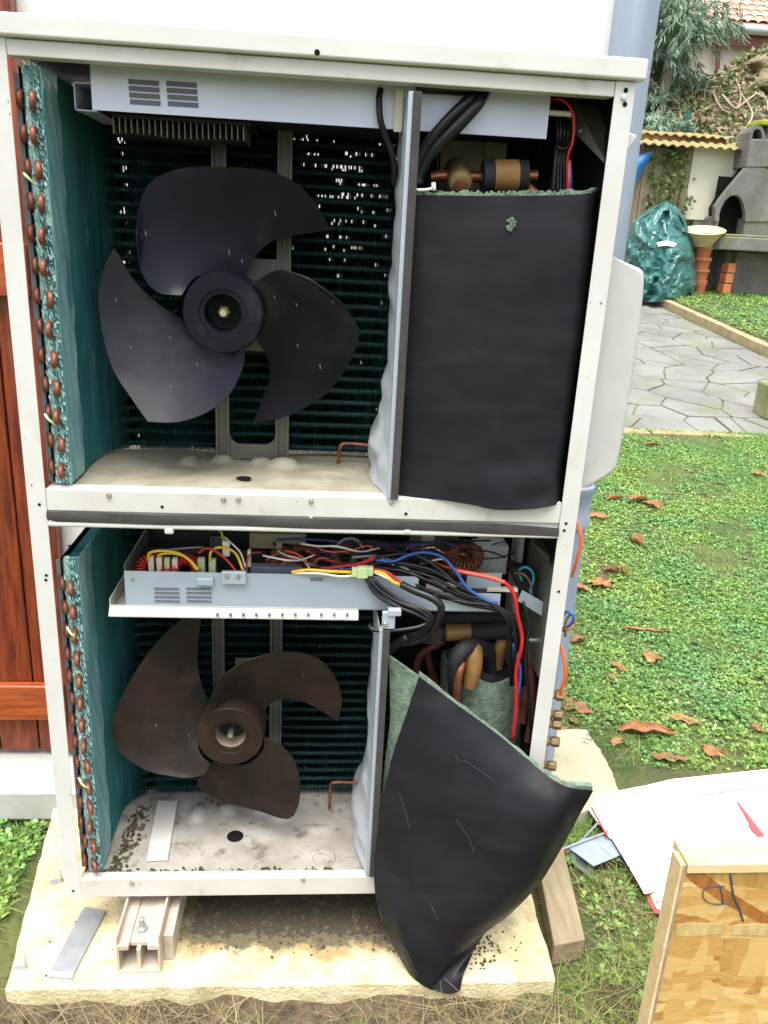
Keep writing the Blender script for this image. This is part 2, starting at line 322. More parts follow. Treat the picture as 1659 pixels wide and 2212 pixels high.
# shutter door of red brown planks on the wall
door = empty('wooden_door', (-.6, .50, .07), 'red brown varnished wooden plank door left of the machine', 'door')
x = -.155
DT = 3.0
k = 0
while x > -1.4:
    w_ = [.062, .098, .098, .10][k % 4] if k < 4 else .1
    MB().box(x-w_+.0015, x-.0015, .512, .535, .085, DT).build('plank', M['wood'], door, bevel=.004)
    x -= w_; k += 1
MB().box(-1.4, -.137, .485, .5105, .193, .292).build('rail', M['woodrail'], door, bevel=.005)
MB().box(-1.4, -.137, .485, .5105, 1.235, 1.345).build('rail', M['woodrail'], door, bevel=.005)
MB().box(-.155, -.128, .505, .545, .085, DT).build('edge_stile', M['wood'], door, bevel=.003)
inv(door)
sill = MB().prism([(-1.6,.39,-.035),(-1.6,.39,.048),(-1.6,.56,.075),(-1.6,.56,-.035)], (1.53,0,0)).build('door_sill', M['cover'], None, bevel=.006)
tag(sill, 'white painted stone sill beneath the red brown door', 'sill')

# downpipe
pipe = empty('downpipe', (1.10,.50,-.06), 'blue grey rain downpipe at the white house corner', 'pipe')
MB().lathe((1.102,.50,.84), (0,0,1), [(.045,0),(.045,2.6)], 28).build('pipe_length', M['pipe'], pipe, True)
MB().lathe((1.102,.50,-.08), (0,0,1), [(.0435,0),(.0435,.86)], 28).build('pipe_length', M['pipe'], pipe, True)
MB().lathe((1.102,.50,.75), (0,0,1), [(.0455,0),(.050,.004),(.050,.03),(.048,.035),(.048,.085),(.052,.09),(.052,.105),(.0455,.11)], 28).build('collar', M['pipe'], pipe, True)
inv(pipe)

# concrete slab
def jag(pts, n, a):
    out = []
    for i in range(len(pts)):
        p, q = np.array(pts[i]), np.array(pts[(i+1) % len(pts)])
        for k in range(n): out.append(p+(q-p)*k/n + np.array([random.uniform(-a, a), random.uniform(-a, a)]))
    return out
fl = PZ(10,2136,0); fr = PZ(1203,2118,0)
poly = jag([(fl[0],fl[1]),(fr[0],fr[1]),(1.0,.48),(-.165,.48)], 22, .0022)
mb = MB(); n = len(poly); low = [(p[0]*1.0+random.uniform(-.002,.002), p[1]+(-.004 if p[1] < 0 else 0), -.052+random.uniform(-.006,.004)) for p in poly]
mb.add([(p[0],p[1],0) for p in poly]+[(p[0], p[1], l[2]-.03) for p, l in zip(poly, low)], [tuple(range(n))]+[(i, n+i, n+(i+1) % n, (i+1) % n) for i in range(n)])
slab = mb.build('concrete_slab', M['concrete'], None, bevel=.005); tag(slab, 'pale yellow concrete slab under the machine', 'slab')
poly = jag([(1.003,.40),(1.20,.385),(1.335,.47),(1.35,.60),(1.335,.765),(1.003,.765)], 8, .004)
n = len(poly)
s2 = MB().add([(p[0],p[1],-.012) for p in poly]+[(p[0],p[1],-.1) for p in poly], [tuple(range(n))]+[(i, n+i, n+(i+1) % n, (i+1) % n) for i in range(n)]).build('paving_slab', M['concrete2'], None, bevel=.006)
tag(s2, 'rough cream paving slab with loose screws, by the lawn', 'slab')
s2.location.z = 0

# dark damp soil bits on slab under the unit
# ================================================================== HEAT PUMP
UW, ZL, ZM1, ZM2, ZB = .95, 1.638, .9685, .9015, .10
unit = empty('heat_pump', (.475, .17, .10), 'tall open cream heat pump with two exposed fans and loose wires', 'heat pump')
U = unit
TOP = 1.668
lid = MB().box(-.012,.962,-.012,.35,ZL,TOP).build('top_panel', M['case'], U, bevel=.0045, seg=3)
MB().box(.031,.919,-.001,.028,1.615,ZL-.001).build('top_rail', M['rail'], U, bevel=.002)
for x0, x1 in ((0,.031),(.919,.95)):
    MB().box(x0,x1,-.002,.0,ZB,ZL-.001).box(x0 if x0 == 0 else x1-.0015, x0+.0015 if x0 == 0 else x1, -.0015, .03, ZB, ZL-.001).build('front_post', M['case'], U, bevel=.0007)
for x0, x1 in ((0,.03),(.92,.95)):
    MB().box(x0,x1,.31,.335,ZB,ZL-.001).build('rear_post', M['case'], U, bevel=.001)
MB().box(.031,.919,-.0015,.03,.9295,ZM1).build('middle_rail', M['rail'], U, bevel=.002)
MB().box(.031,.919,-.006,.03,ZM2,.912).build('middle_rail', M['case'], U, bevel=.004, seg=3, label='rounded lower lip of the middle rail')
MB().box(.031,.919,.003,.03,.912,.9295).build('middle_rail', M['rail'], U)
g = []
for i in range(61):
    t = i/60; x = .0315+t*.887; zt = .9275-.006*max(0, (t-.78)/.22)**1.5 + .0008*math.sin(t*23) ; zb = .9125-.006*max(0,(t-.75)/.25)**1.5 + .001*math.sin(t*19+1) + (.0035 if t < .015 else 0)
    g.append([(x,-.0045,zb-.001),(x,-.0062-.001*math.sin(t*31),(zt+zb)/2),(x,-.0045,zt+.001)])
MB().slab(g, -.002).build('foam_strip', M['strip'], U, True)
MB().box(.031,.919,-.0015,.02,.10,.145).build('bottom_rail', M['rail'], U, bevel=.002)
# side and rear panels
MB().box(.9485,.9505,.02,.32,ZB,.90).box(.9485,.9505,.02,.32,.90,ZL-.002).build('side_panel', M['case'], U)
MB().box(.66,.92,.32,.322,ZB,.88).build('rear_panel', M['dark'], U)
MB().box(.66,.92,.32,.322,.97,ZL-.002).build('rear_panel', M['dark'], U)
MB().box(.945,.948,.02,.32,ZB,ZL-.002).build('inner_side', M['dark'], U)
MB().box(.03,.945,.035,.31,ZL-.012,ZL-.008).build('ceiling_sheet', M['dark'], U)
# base pans
def pan(z, m, nm, zf):
    xs = np.linspace(.031,.919,120); ys = np.linspace(.018,.315,44); X, Y = np.meshgrid(xs, ys); Z = np.full_like(X, z)
    def bump_(cx, cy, rx, ry, h): 
        d = ((X-cx)/rx)**2+((Y-cy)/ry)**2; return h*np.clip(1-d, 0, 1)**.5*np.clip((1-d)*3, 0, 1)
    Z += bump_(.30,.215,.022,.02,.012)+bump_(.375,.212,.022,.02,.012)+bump_(.235,.20,.02,.03,.012)+bump_(.42,.20,.03,.025,.014)+bump_(.50,.15,.04,.012,.004)
    Z -= .004*np.exp(-(((X-.36)/.012)**2+((Y-.10)/.012)**2))
    Z += .008*np.clip(1-np.abs((Y-.21)/.07), 0, 1)*(X > .6)*.4
    Z += .001*np.sin(X*40)*np.sin(Y*50)
    v = np.stack([X, Y, Z], -1).reshape(-1,3); R_, C_ = X.shape; i = np.arange(R_-1)[:,None]*C_+np.arange(C_-1)
    me = npmesh(nm, v, np.stack([i,i+1,i+C_+1,i+C_],-1).reshape(-1,4)); return link(nm, me, m, U, True, angle=60)
p1 = pan(.966, M['pan'], 'base_pan', 0); p2 = pan(.138, M['pan2'], 'base_pan', 0)
p1['label'] = 'weathered beige floor of the upper fan bay'; p2['label'] = 'dusty grey floor of the lower fan bay'
MB().lathe((.352,.10,.9665),(0,0,1),[(.0001,0),(.014,.0)],20).build('drain_hole', M['hole'], U)
MB().lathe(PZ(508,1806,.1395),(0,0,1),[(.0001,0),(.016,.0),(.0165,.0012),(.018,0)],20).build('drain_hole', M['hole'], U)
MB().lathe(PZ(695,1855,.139),(0,0,1),[(.018,0),(.021,.003),(.027,.003),(.030,0)],28).build('drain_ring', M['pan2'], U, True)
q = [PZ(340,1732,.1400), PZ(384,1732,.1400), PZ(362,1860,.1400), PZ(316,1862,.1400)]
MB().prism(q, (0,0,.004)).build('pan_strap', M['rail'], U, bevel=.001)
# dirt crumbs on the lower pan beside the coil
mb = MB()
for i in range(260):
    t = random.random(); x = .082+.03*random.random()**2+.02*t; y = .03+.2*t
    if random.random() < .25: x = .04+random.random()*.5; y = .02+random.random()*.012
    r = random.uniform(.0012,.0042); c = np.array([x+random.gauss(0,.004), y, .139+r*.4])
    a = np.array([random.gauss(0,1) for _ in range(3)]); a /= np.linalg.norm(a); b_ = np.cross(a,[.3,.5,.8]); b_ /= np.linalg.norm(b_)
    mb.obox(c, a*r, b_*r*.8, np.cross(a,b_)*r*.5)
o = mb.build('debris', M['soil'], U); o['kind'] = 'stuff'

# screws
sc_me = MB().lathe((0,0,0),(0,-1,0),[(.0045,0),(.0045,.0018),(.0036,.003),(.0015,.0034),(.0001,.0026)],12); 
scr = sc_me.build('screw', M['steel'], U, True)
hole = MB().lathe((0,0,0),(0,-1,0),[(.0001,0.0),(.0028,0.0)],12).build('screw_hole', M['hole'], U)
first = [scr, hole]
used = {0: False, 1: False}
def screw(px, py, Y=-.0022, kind=0, m=None, s=1.0):
    loc = P(px, py, Y)
    src = first[kind]
    o = src if not used[kind] else dupe(src)
    used[kind] = True; o.location = loc; o.scale = (s,s,s)
    if m is not None:
        o2 = o
        me = src.data.copy(); me.materials.clear(); me.materials.append(m); o2.data = me
    return o
for a in ((483,1078),(515,1078),(672,1082),(672,1120)): screw(*a)
for a in ((235,1070),(285,1908),(655,1900)): 
    screw(*a, m=M['rust'])
for a in ((350,1095),(85,1090),(877,1110),(845,1085),(1223,1131),(1219,1146),(1207,1278),(158,1925),(150,1180),(100,1243),(99,1253)): screw(*a, Y=-.0028, kind=1)
for a in ((1352,195),(1350,225)): screw(*a, Y=-.0028, kind=1, s=1.3)
screw(1347,210, m=M['case']); screw(685,113, Y=-.0128, kind=1, s=1.5)
screw(845,1085, m=M['galv'], s=.8)
for px in (365,880):
    c = P(px,1146,-.004); MB().box(c[0]-.008,c[0]+.008,-.007,.004,c[2]-.007,c[2]+.006).build('clip_tab', M['case'], U, bevel=.004, seg=3)

R8 = random.Random(5)
for t_ in range(26):
    x0, x1, z0, z1 = R8.choice([(.033,.917,ZM1-.035,ZM1-.003),(.033,.917,.104,.142),(.921,.948,.2,1.6),(.002,.029,.2,1.6)])
    cx, cz = R8.uniform(x0, x1), R8.uniform(z0, z1); r_ = R8.uniform(.0006,.0018); pg = [(cx+r_*R8.uniform(.5,1.3)*math.cos(a)*(1.0), -.0026 if x1-x0 < .05 else -.0019, cz+r_*R8.uniform(.6,1.6)*math.sin(a)) for a in np.linspace(0, 6.28, 7)[:-1]]
    MB().prism(pg, (0,.0004,0)).build('paint_chip', M['rust'] if t_ % 3 else M['slot'], U)
# moulded pipe cover on the right flank
def cover():
    zt, zb = 1.385, .965
    prof = []
    # outline in x,z seen from the front, swept back in y
    out = [P(1318,545,.03), P(1330,556,.03), P(1362,570,.03), P(1388,582,.03), P(1394,600,.03), P(1390,660,.03), P(1372,800,.03), P(1352,920,.03), P(1337,1000,.03), P(1325,1022,.03), P(1290,1042,.03), P(1254,1056,.03)]
    o2 = np.array(spline([(p[0],p[2],0) for p in out], 4))[:, :2]
    secs = []
    for (y, ins) in ((.030,.009),(.0305,.005),(.033,.002),(.038,.0),(.050,-.001),(.10,-.002),(.20,-.002),(.30,.0),(.31,.004)):
        row = []
        for k, (xx, zz) in enumerate(o2):
            t = k/(len(o2)-1); cz = 1.18
            nx = max(0, (xx-.955)/.09); row.append((xx-ins*nx, y, zz - ins*(1 if zz > cz else -1)*min(1, abs(zz-cz)/.2)*nx))
        secs.append(row)
    m = MB().grid(secs)
    # front face
    n = len(o2); fr_ = [[(.951+(secs[0][k][0]-.951)*t, .030, secs[0][k][2]) for t in (0,.25,.5,.75,1)] for k in range(n)]
    m.grid(np.array(fr_).transpose(1,0,2)[:, :]); return m
cover().build('pipe_cover', M['cover'], U, True, angle=50)
a = P(1352,282,.02); b_ = P(1379,292,.02); c = P(1374,303,.02); d = P(1345,345,.02)
MB().prism([(.951,.02,a[2]),(b_[0],.02,b_[2]),(c[0],.02,c[2]),(.951,.02,d[2])], (0,.10,0)).build('hand_grip', M['case'], U, bevel=.004, seg=3)

# ---------------- coils
RAD = .07
def lpath(off, n_arc=14):
    """L shaped path of the coil; off = inward offset from its inner face, returns polyline"""
    x0 = .068-off; y1 = .262+off; r = RAD+off; pts = [(x0, .022)]
    pts += [(x0, y1-r)] if y1-r > .03 else []
    cx, cyy = x0+r, y1-r
    for i in range(1, n_arc+1):
        a = math.pi - (math.pi/2)*i/n_arc; pts.append((cx+r*math.cos(a), cyy+r*math.sin(a)))
    pts.append((.665, y1)); return np.array(pts)
def resample(p, step):
    d = np.r_[0, np.cumsum(np.linalg.norm(np.diff(p, axis=0), axis=1))]; n = int(d[-1]/step); t = np.linspace(0, d[-1], n+1)
    return np.stack([np.interp(t, d, p[:,0]), np.interp(t, d, p[:,1])], 1)
ub_me = None
def coil(z0, z1, zend, lab):
    global ub_me
    c = bpy.data.objects.new('coil', None)
    # body (thick dark fins core) as the part mesh: fins
    inn = resample(lpath(0), .0021); n = len(inn)
    t = np.gradient(inn, axis=0); t /= np.linalg.norm(t, axis=1, keepdims=True); nm = np.stack([-t[:,1], t[:,0]], 1)
    jit = np.random.normal(0, .0006, n); zs = np.linspace(z0, z1, 20)
    V = []; F = []; k = 0
    wob = np.random.normal(0, .0007, (n, len(zs)))
    for i in range(n):
        a = inn[i]; b = inn[i] + nm[i]*.017
        for j, z in enumerate(zs):
            w = wob[i, j]; V.append((a[0]+t[i,0]*w, a[1]+t[i,1]*w, z)); V.append((b[0], b[1], z))
            if j: F.append((k-2, k-1, k+1, k))
            k += 2
    me = npmesh('coil', V, F); c = link('coil', me, M['fin'], U); c['label'] = lab
    # tubes running round the L
    rows = np.arange(z0+.012, z1-.005, .0235); mb = MB()
    ph = resample(lpath(.011), .02)
    for z in rows:
        mb.tube([(p[0], p[1], z) for p in ph], .0062, 6, False, 0)
    o = mb.build('tube_row', M['tuberow'], c, True, angle=0); o['kind'] = 'stuff'
    # backing second row: quads with broken gaps
    pb = resample(lpath(.030), .0022); mb = MB()
    zz = np.arange(z0, z1, .0235/4); 
    for i in range(len(pb)-1):
        a, b = pb[i], pb[i+1]
        for j in range(len(zz)-1):
            x = (a[0]+b[0])/2; z = zz[j]; pr = .0
            if z0 > .9:
                pr = .15*np.clip((x-.40)/.1, 0, 1)*np.clip((z-1.28)/.25, .02, 1)*(math.sin(j*1.7+2.5*math.sin(x*21+j)) > -.35)
                if .11 < x < .13: pr = max(pr, .06)
            else: pr = .01*(x > .4)
            if j % 4 in (0, 3) and random.random() < pr: continue
            mb.add([(a[0],a[1],zz[j]),(b[0],b[1],zz[j]),(b[0],b[1],zz[j+1]),(a[0],a[1],zz[j+1])], [(0,1,2,3)])
    o = mb.build('rear_fins', M['fincore'], c); o['kind'] = 'stuff'
    # end plate and crinkled front edge
    MB().box(.026,.050,.034,.036,z0,z1-.01).build('end_plate', M['zinc'], c)
    mb = MB()
    for i in range(1500):
        z = random.uniform(z0, z1); x = random.uniform(.044,.0675); l = random.uniform(.003,.008); w = random.uniform(.0005,.0012); sx = random.uniform(.2,.5)
        y = .018+random.uniform(-.002,.004)
        mb.add([(x,y,z),(x+w*2,y+.001,z-.001),(x+w*2-l*sx,y+random.uniform(.0,.006),z+l),(x-l*sx,y+.003,z+l+.001)], [(0,1,2,3)])
    mb.box(.044,.0685,.0225,.024,z0,z1)
    o = mb.build('fin_edge', M['finend'], c); o['kind'] = 'stuff'
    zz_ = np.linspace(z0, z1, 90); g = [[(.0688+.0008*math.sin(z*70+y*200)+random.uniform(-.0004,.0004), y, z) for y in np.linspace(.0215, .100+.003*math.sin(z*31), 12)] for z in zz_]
    MB().slab(g, .0008).build('lit_fin_band', M['finlit'], c, True, angle=60)  # added pale sheet imitating the lit band along the inner fin face
    # u bends
    if ub_me is None:
        ring = [(0, 0.004, -.0092), (0, -.004, -.0092)] + [(0, -.008-.0115*math.cos(a), .0092*math.sin(a)) for a in np.linspace(-1.4, 1.4, 7)] + [(0,-.004,.0092),(0,.004,.0092)]
        u = MB().tube(ring, .0049, 8, True, 2); ub_me = bpy.data.meshes.new('u_bend'); ub_me.from_pydata(u.v, [], u.f)
        ub_me.materials.append(M['copper']); ub_me.polygons.foreach_set('use_smooth', [True]*len(ub_me.polygons))
    z = z0+.024; i = 0
    while z < z1-.012:
        for (xx, yy, dz) in ((.0345,.034,.003),(.0555,.018,.0)):
            o = bpy.data.objects.new('u_bend', ub_me); COL.objects.link(o); o.parent = c; o.location = (xx+random.uniform(-.0007,.0007), yy, z+dz)
            o.rotation_euler = (random.uniform(-.05,.05), random.uniform(-.08,.08), .3+random.uniform(-.2,.2))
        z += .047; i += 1
    return c
c1 = coil(.972, 1.608, 0, 'upper teal finned coil with stacked copper bends')
c2 = coil(.145, .835, 0, 'lower teal finned coil with stacked copper bends')
for (px, py) in ((60,385),(105,905),(153,1365),(178,1690)):
    a, b_ = P(px-8,py-10,.004), P(px+16,py+14,.004)
    MB().tube([a, ((a[0]+b_[0])/2,-.004,(a[2]+b_[2])/2+.002), b_], .0022, 6).build('cable_tie', M['conn'], U, True)

# ---------------- motor brackets
def bracket(zb, zt, x0, x1):
    mb = MB()
    for xc in (x0, x1):
        mb.box(xc-.013, xc+.013, .228, .236, zb, zt); mb.box(xc-.013, xc-.009, .220, .236, zb, zt); mb.box(xc+.009, xc+.013, .220, .236, zb, zt); mb.box(xc-.003, xc+.001, .224, .236, zb, zt)
    r = .022
    def cross(z, h):
        mb.box(x0+.011, x1-.011, .226, .234, z, z+h)
        for xc, s in ((x0+.013, 1), (x1-.013, -1)):
            for (zz, q) in ((z+h, 1), (z, -1)):
                a = [(xc, .226, zz)] + [(xc+s*r-s*r*math.cos(t), .226, zz+q*r-q*r*math.sin(t)) for t in np.linspace(0, math.pi/2, 6)]
                mb.prism(a, (0,.008,0))
    cross(zb+.0, .03); cross(zt-.42 if zt-zb > .5 else zt-.1, .05); cross(zb+.24, .05)
    mb.box(x0+.035, x1-.005, .222, .228, zb+.30, zb+.38)
    return mb
bracket(.968,1.60,.300,.415).build('motor_bracket', M['bracket'], U, bevel=.0015)
bracket(.145,.80,.285,.407).build('motor_bracket', M['bracket'], U, bevel=.0015)

# ---------------- fans
def fan(name, hub, outl, m, zc, label, pitch, Yh, dark=False):
    f = MB()
    hx, hy, rr = hub[:3]
    c = np.array(P(hx, hy, Yh)); e = np.array(P(hx+rr, hy, Yh)); R_ = np.linalg.norm(e-c)
    root = empty(name, (0,0,0)); root.parent = U; root['label'] = label
    tilt = hub[3]
    # hub: front ring, recess, tapered skirt going back
    ax = np.array([0,1,0.0])
    pr = [(R_*.44,.050),(R_*.44,.007),(R_*.455,.003),(R_*.56,.0028),(R_*.575,.0),(R_*.94,.0),(R_*.955,.0015),(R_*.97,.006),(R_*1.0,.03),(R_*.97,.075)]
    MB().lathe(c, ax, pr, 48).build('hub', m, root, True, angle=18)
    MB().lathe(c+ax*.045, ax, [(.0001,0),(R_*.44,.0)], 32).build('hub_recess', M['dark'], root)
    if dark: MB().lathe(c, ax, [(R_*.435,.045),(R_*.435,.009)], 32).build('hub_bore', M['dust'], root, True)
    MB().cyl(c+np.array([0,.048,0]), c+np.array([0,.004,0]), .0055, 12).build('shaft', M['steel'], root, True)
    MB().lathe(c+np.array([0,.03,0]), (0,-1,0), [(.011*(.6 if dark else 1),0),(.011*(.6 if dark else 1),.012),(.008*(.6 if dark else 1),.016),(.001,.016)], 6).build('shaft_nut', M['brass'] if not dark else M['steel'], root)
    for (rootp, ccw, outer, cw) in outl:
        def rs(pl, n):
            p = np.array(spline([(a, b, 0) for a, b in pl], 6))[:, :2] if len(pl) > 2 else np.array(pl, float)
            d = np.r_[0, np.cumsum(np.linalg.norm(np.diff(p, axis=0), axis=1))]; t = np.linspace(0, d[-1], n)
            return np.stack([np.interp(t, d, p[:,0]), np.interp(t, d, p[:,1])], 1)
        nu, nv = 22, 20
        A = rs(rootp, nv); B = rs(outer, nv); C_ = rs(ccw, nu); D_ = rs(cw, nu)   # root/outer run ccw->cw ; ccw/cw run root->outer
        g = np.zeros((nu, nv, 3))
        for i in range(nu):
            for j in range(nv):
                u, v = i/(nu-1), j/(nv-1)
                q = (1-u)*A[j]+u*B[j]+(1-v)*C_[i]+v*D_[i]-((1-u)*(1-v)*A[0]+(1-u)*v*A[-1]+u*(1-v)*B[0]+u*v*B[-1])
                rpx = math.hypot(q[0]-hx, q[1]-hy)/rr
                Y = Yh+.036 + (v-.5)*pitch*(.55+.45*min(1.4, rpx/3)) + .006*math.sin(v*math.pi)
                g[i, j] = P(q[0], q[1], Y)
        MB().slab(g, .0028).build('blade', m, root, True, angle=60)
        fk = MB()
        for q_ in range(5 if not dark else 2):
            pt = g[random.randint(2, nu-3), random.randint(2, nv-3)]; v_ = CP-pt; v_ /= np.linalg.norm(v_); h_ = random.uniform(.002,.005)
            fk.obox(pt+v_*.0035, (.0004,0,0), (0,.0002,0), (-h_*.2,0,h_))
        fo_ = fk.build('water_fleck', M['fleck'], root); fo_['kind'] = 'stuff'
    return root
A_ = ([(392,640),(420,600),(470,592),(525,600)][::1], [(388,672),(340,632),(305,590),(293,520)], [(293,520),(300,440),(330,388),(400,362),(500,361),(580,370),(640,395),(690,450),(711,497)], [(528,590),(560,542),(600,515),(650,506),(711,497)])
B_ = ([(525,745),(480,755),(420,735),(392,690)], [(528,745),(530,775),(518,815),(490,860),(440,895),(380,913),(320,912)], [(320,912),(290,870),(245,800),(222,720),(213,640),(225,580),(247,537)], [(390,680),(330,648),(285,600),(262,560),(247,537)])
C_ = ([(545,610),(560,650),(565,690),(555,735)], [(540,600),(600,583),(660,597),(700,622)], [(700,622),(740,655),(770,700),(776,722),(762,770),(720,835),(660,880),(600,905),(548,912)], [(560,740),(578,770),(583,820),(565,870),(548,912)])
A2 = ([A_[0][0],A_[0][1],A_[0][2],A_[0][3]], [A_[0][0]]+A_[1][1:], A_[2], [A_[0][3]]+A_[3][1:])
B2 = (B_[0], [B_[0][0]]+B_[1][1:], B_[2], [B_[0][-1]]+B_[3][1:])
C2 = (C_[0], [C_[0][0]]+C_[1][1:], C_[2], [C_[0][-1]]+C_[3][1:])
fan('fan', (481,677,90,0), [A2, B2, C2], M['fan1'], 0, 'upper three blade fan in dark blue grey plastic', .105, .08)
LH = (497,1592,75,0)
L1 = ([(440,1655),(430,1620),(436,1575),(455,1545)], [(440,1655),(450,1672),(430,1680),(390,1681)], [(390,1681),(320,1666),(262,1626),(242,1590),(250,1535),(275,1480),(320,1410),(375,1355),(405,1320)], [(455,1545),(440,1500),(426,1440),(430,1380),(438,1310)])
L1 = ([(455,1650),(430,1620),(432,1570),(460,1530)], [(455,1650),(445,1668),(425,1678),(395,1681)], [(395,1681),(320,1666),(262,1626),(242,1590),(250,1535),(275,1480),(320,1410),(375,1350),(438,1310)], [(460,1530),(440,1490),(427,1440),(429,1380),(438,1310)])
L2 = ([(458,1540),(480,1525),(530,1520),(568,1548)], [(458,1540),(458,1500),(478,1462),(530,1425)], [(530,1425),(600,1408),(660,1411),(705,1435),(732,1480),(739,1520),(729,1556)], [(568,1548),(580,1520),(620,1507),(670,1520),(729,1556)])
L3 = ([(572,1592),(568,1620),(530,1650),(460,1645)], [(572,1592),(605,1608),(635,1640),(648,1680)], [(648,1680),(647,1730),(625,1768),(560,1750),(500,1735),(460,1720),(425,1695)], [(460,1645),(445,1662),(432,1678),(425,1695)])
fan('fan', LH, [L1, L2, L3], M['fan2'], 0, 'lower three blade fan in dusty brown plastic', .09, .075, True)
# hub neck of the lower fan rising behind the ring
for hx, hy, m_, yb in ((497,1592,M['fan2'],.075),(481,677,M['fan1'],.075)):
    c = np.array(P(hx,hy,yb)); MB().lathe(c+np.array([0,.06,0]), (0,1,0), [(.058,0),(.062,.02),(.058,.09),(.03,.10)], 32).build('fan_motor', M['fan2'] if hy > 1000 else M['bracket'], U, True, angle=50)

# ---------------- control boxes
Y1 = .06
a, b_, c, d = P(198,137,Y1), P(1190,205,Y1), P(1187,294,Y1), P(200,244,Y1)
zb_ = (c[2]+d[2])/2; xl, xr = d[0], b_[0]
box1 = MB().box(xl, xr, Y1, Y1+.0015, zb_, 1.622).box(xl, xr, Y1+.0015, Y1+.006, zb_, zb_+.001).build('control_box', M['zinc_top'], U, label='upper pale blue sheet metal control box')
MB().box(xl, xr, Y1+.007, .26, zb_+.004, zb_+.006).build('underside', M['dark'], box1)
e = P(152,175,Y1+.015); f_ = P(160,240,Y1+.015)
MB().box(f_[0], xl+.002, Y1+.02, .26, zb_, zb_+.0015).box(f_[0], f_[0]+.0015, Y1+.02, .26, zb_, e[2]).box(f_[0], xl+.002, Y1+.02, .26, e[2]-.0015, e[2]).build('side_channel', M['zinc_top'], box1)
for grp in ((277,343),(359,425)):
    for k in range(4):
        y0 = 172+k*14.5+(4 if grp[0] > 300 else 0); p_ = P(grp[0]+k*1.2, y0+4, Y1-.0008); q_ = P(grp[1]+k*1.2, y0+4, Y1-.0008); hh = .0035
        MB().prism([(p_[0],Y1-.0012,p_[2]-hh),(q_[0],Y1-.0012,p_[2]-hh),(q_[0],Y1-.0012,p_[2]+hh),(p_[0],Y1-.0012,p_[2]+hh)], (0,.0011,0)).build('vent_slot', M['slot'], box1)
# heat sink fins under the upper box
a, b_ = P(248,254,.10), P(527,300,.10); z0_ = b_[2]
hsn = MB().box(a[0], b_[0]+.012, .08, .22, zb_-.006, zb_-.001).build('heat_sink', M['dark'], U)
nf = 23
for i in range(nf):
    x = a[0]+(b_[0]-a[0])*i/(nf-1); MB().box(x, x+.0014, .085, .21, zb_-.029+.002*math.sin(i*.4), zb_-.006).build('fin', M['bracket'], hsn)
# lower control tray
Y2 = .045
zt2, zbt = P(600,1240,Y2)[2], P(600,1314,Y2)[2]; xl = P(268,1235,Y2)[0]; xm = P(905,1243,Y2)[0]; xr = P(1090,1240,Y2)[0]
fz = P(500,1334,Y2-.008)[2]
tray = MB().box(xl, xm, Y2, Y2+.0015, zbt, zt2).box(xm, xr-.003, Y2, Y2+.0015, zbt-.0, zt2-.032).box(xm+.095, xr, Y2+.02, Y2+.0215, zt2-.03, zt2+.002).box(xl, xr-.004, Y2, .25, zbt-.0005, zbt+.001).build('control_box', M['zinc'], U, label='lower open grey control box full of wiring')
MB().box(xl, xr, .25, .2515, zbt, zt2+.02).build('rear_wall', M['dark'], tray)
px_ = P(236,1335,Y2-.008)[0]; pr_ = P(774,1330,Y2-.008)[0]
MB().prism([(px_,Y2-.012,fz),(px_,Y2-.012,fz+.003),(px_,Y2-.001,zbt-.001),(px_,Y2,fz+.0)], (pr_-px_,0,0)).box(px_, pr_, Y2-.001, Y2, fz, zbt+.002).build('lower_flange', M['rail'], tray)
MB().box(px_, xl, Y2, .25, fz, fz+.0015).box(px_, px_+.0015, Y2, .25, fz, fz+.03).build('side_channel', M['rail'], tray)
MB().box(xl, xl+.0015, Y2+.0015, .25, zbt, zt2+.012).build('side_wall', M['bracket'], tray)
for grp in ((333,387),(402,456)):
    for k in range(4):
        y0 = 1271+k*9.0; p_ = P(grp[0]+k*.6, y0, Y2); q_ = P(grp[1]+k*.6, y0, Y2)
        MB().box(p_[0], q_[0], Y2-.0012, Y2-.0002, p_[2]-.0022, p_[2]+.0022).build('vent_slot', M['slot'], tray)
for i in range(11):
    p_ = P(470+i*28, 1327, Y2-.011); MB().box(p_[0]-.0025, p_[0]+.0025, Y2-.0145, Y2-.0095, p_[2]-.002, p_[2]+.002).build('slot_hole', M['slot'], tray)
for (x0,x1,y0,y1) in ((480,532,1234,1259),(425,461,1248,1262)):
    p_, q_ = P(x0,y1,Y2-.004), P(x1,y0,Y2-.004); MB().box(p_[0], q_[0], Y2-.010, Y2-.0005, p_[2], q_[2]).build('hinge_plate', M['zinc'], tray, bevel=.0015)
for a in ((490,1244),(515,1245)): screw(*a, Y=Y2-.0105, s=.9)
for a in ((286,1251),): screw(*a, Y=Y2-.0005, kind=0, m=M['rust'], s=.7)
p_ = P(684,1251,Y2); MB().box(p_[0]-.012,p_[0]+.012,Y2-.0012,Y2-.0002,p_[2]-.003,p_[2]+.003).build('slot_hole', M['slot'], tray)
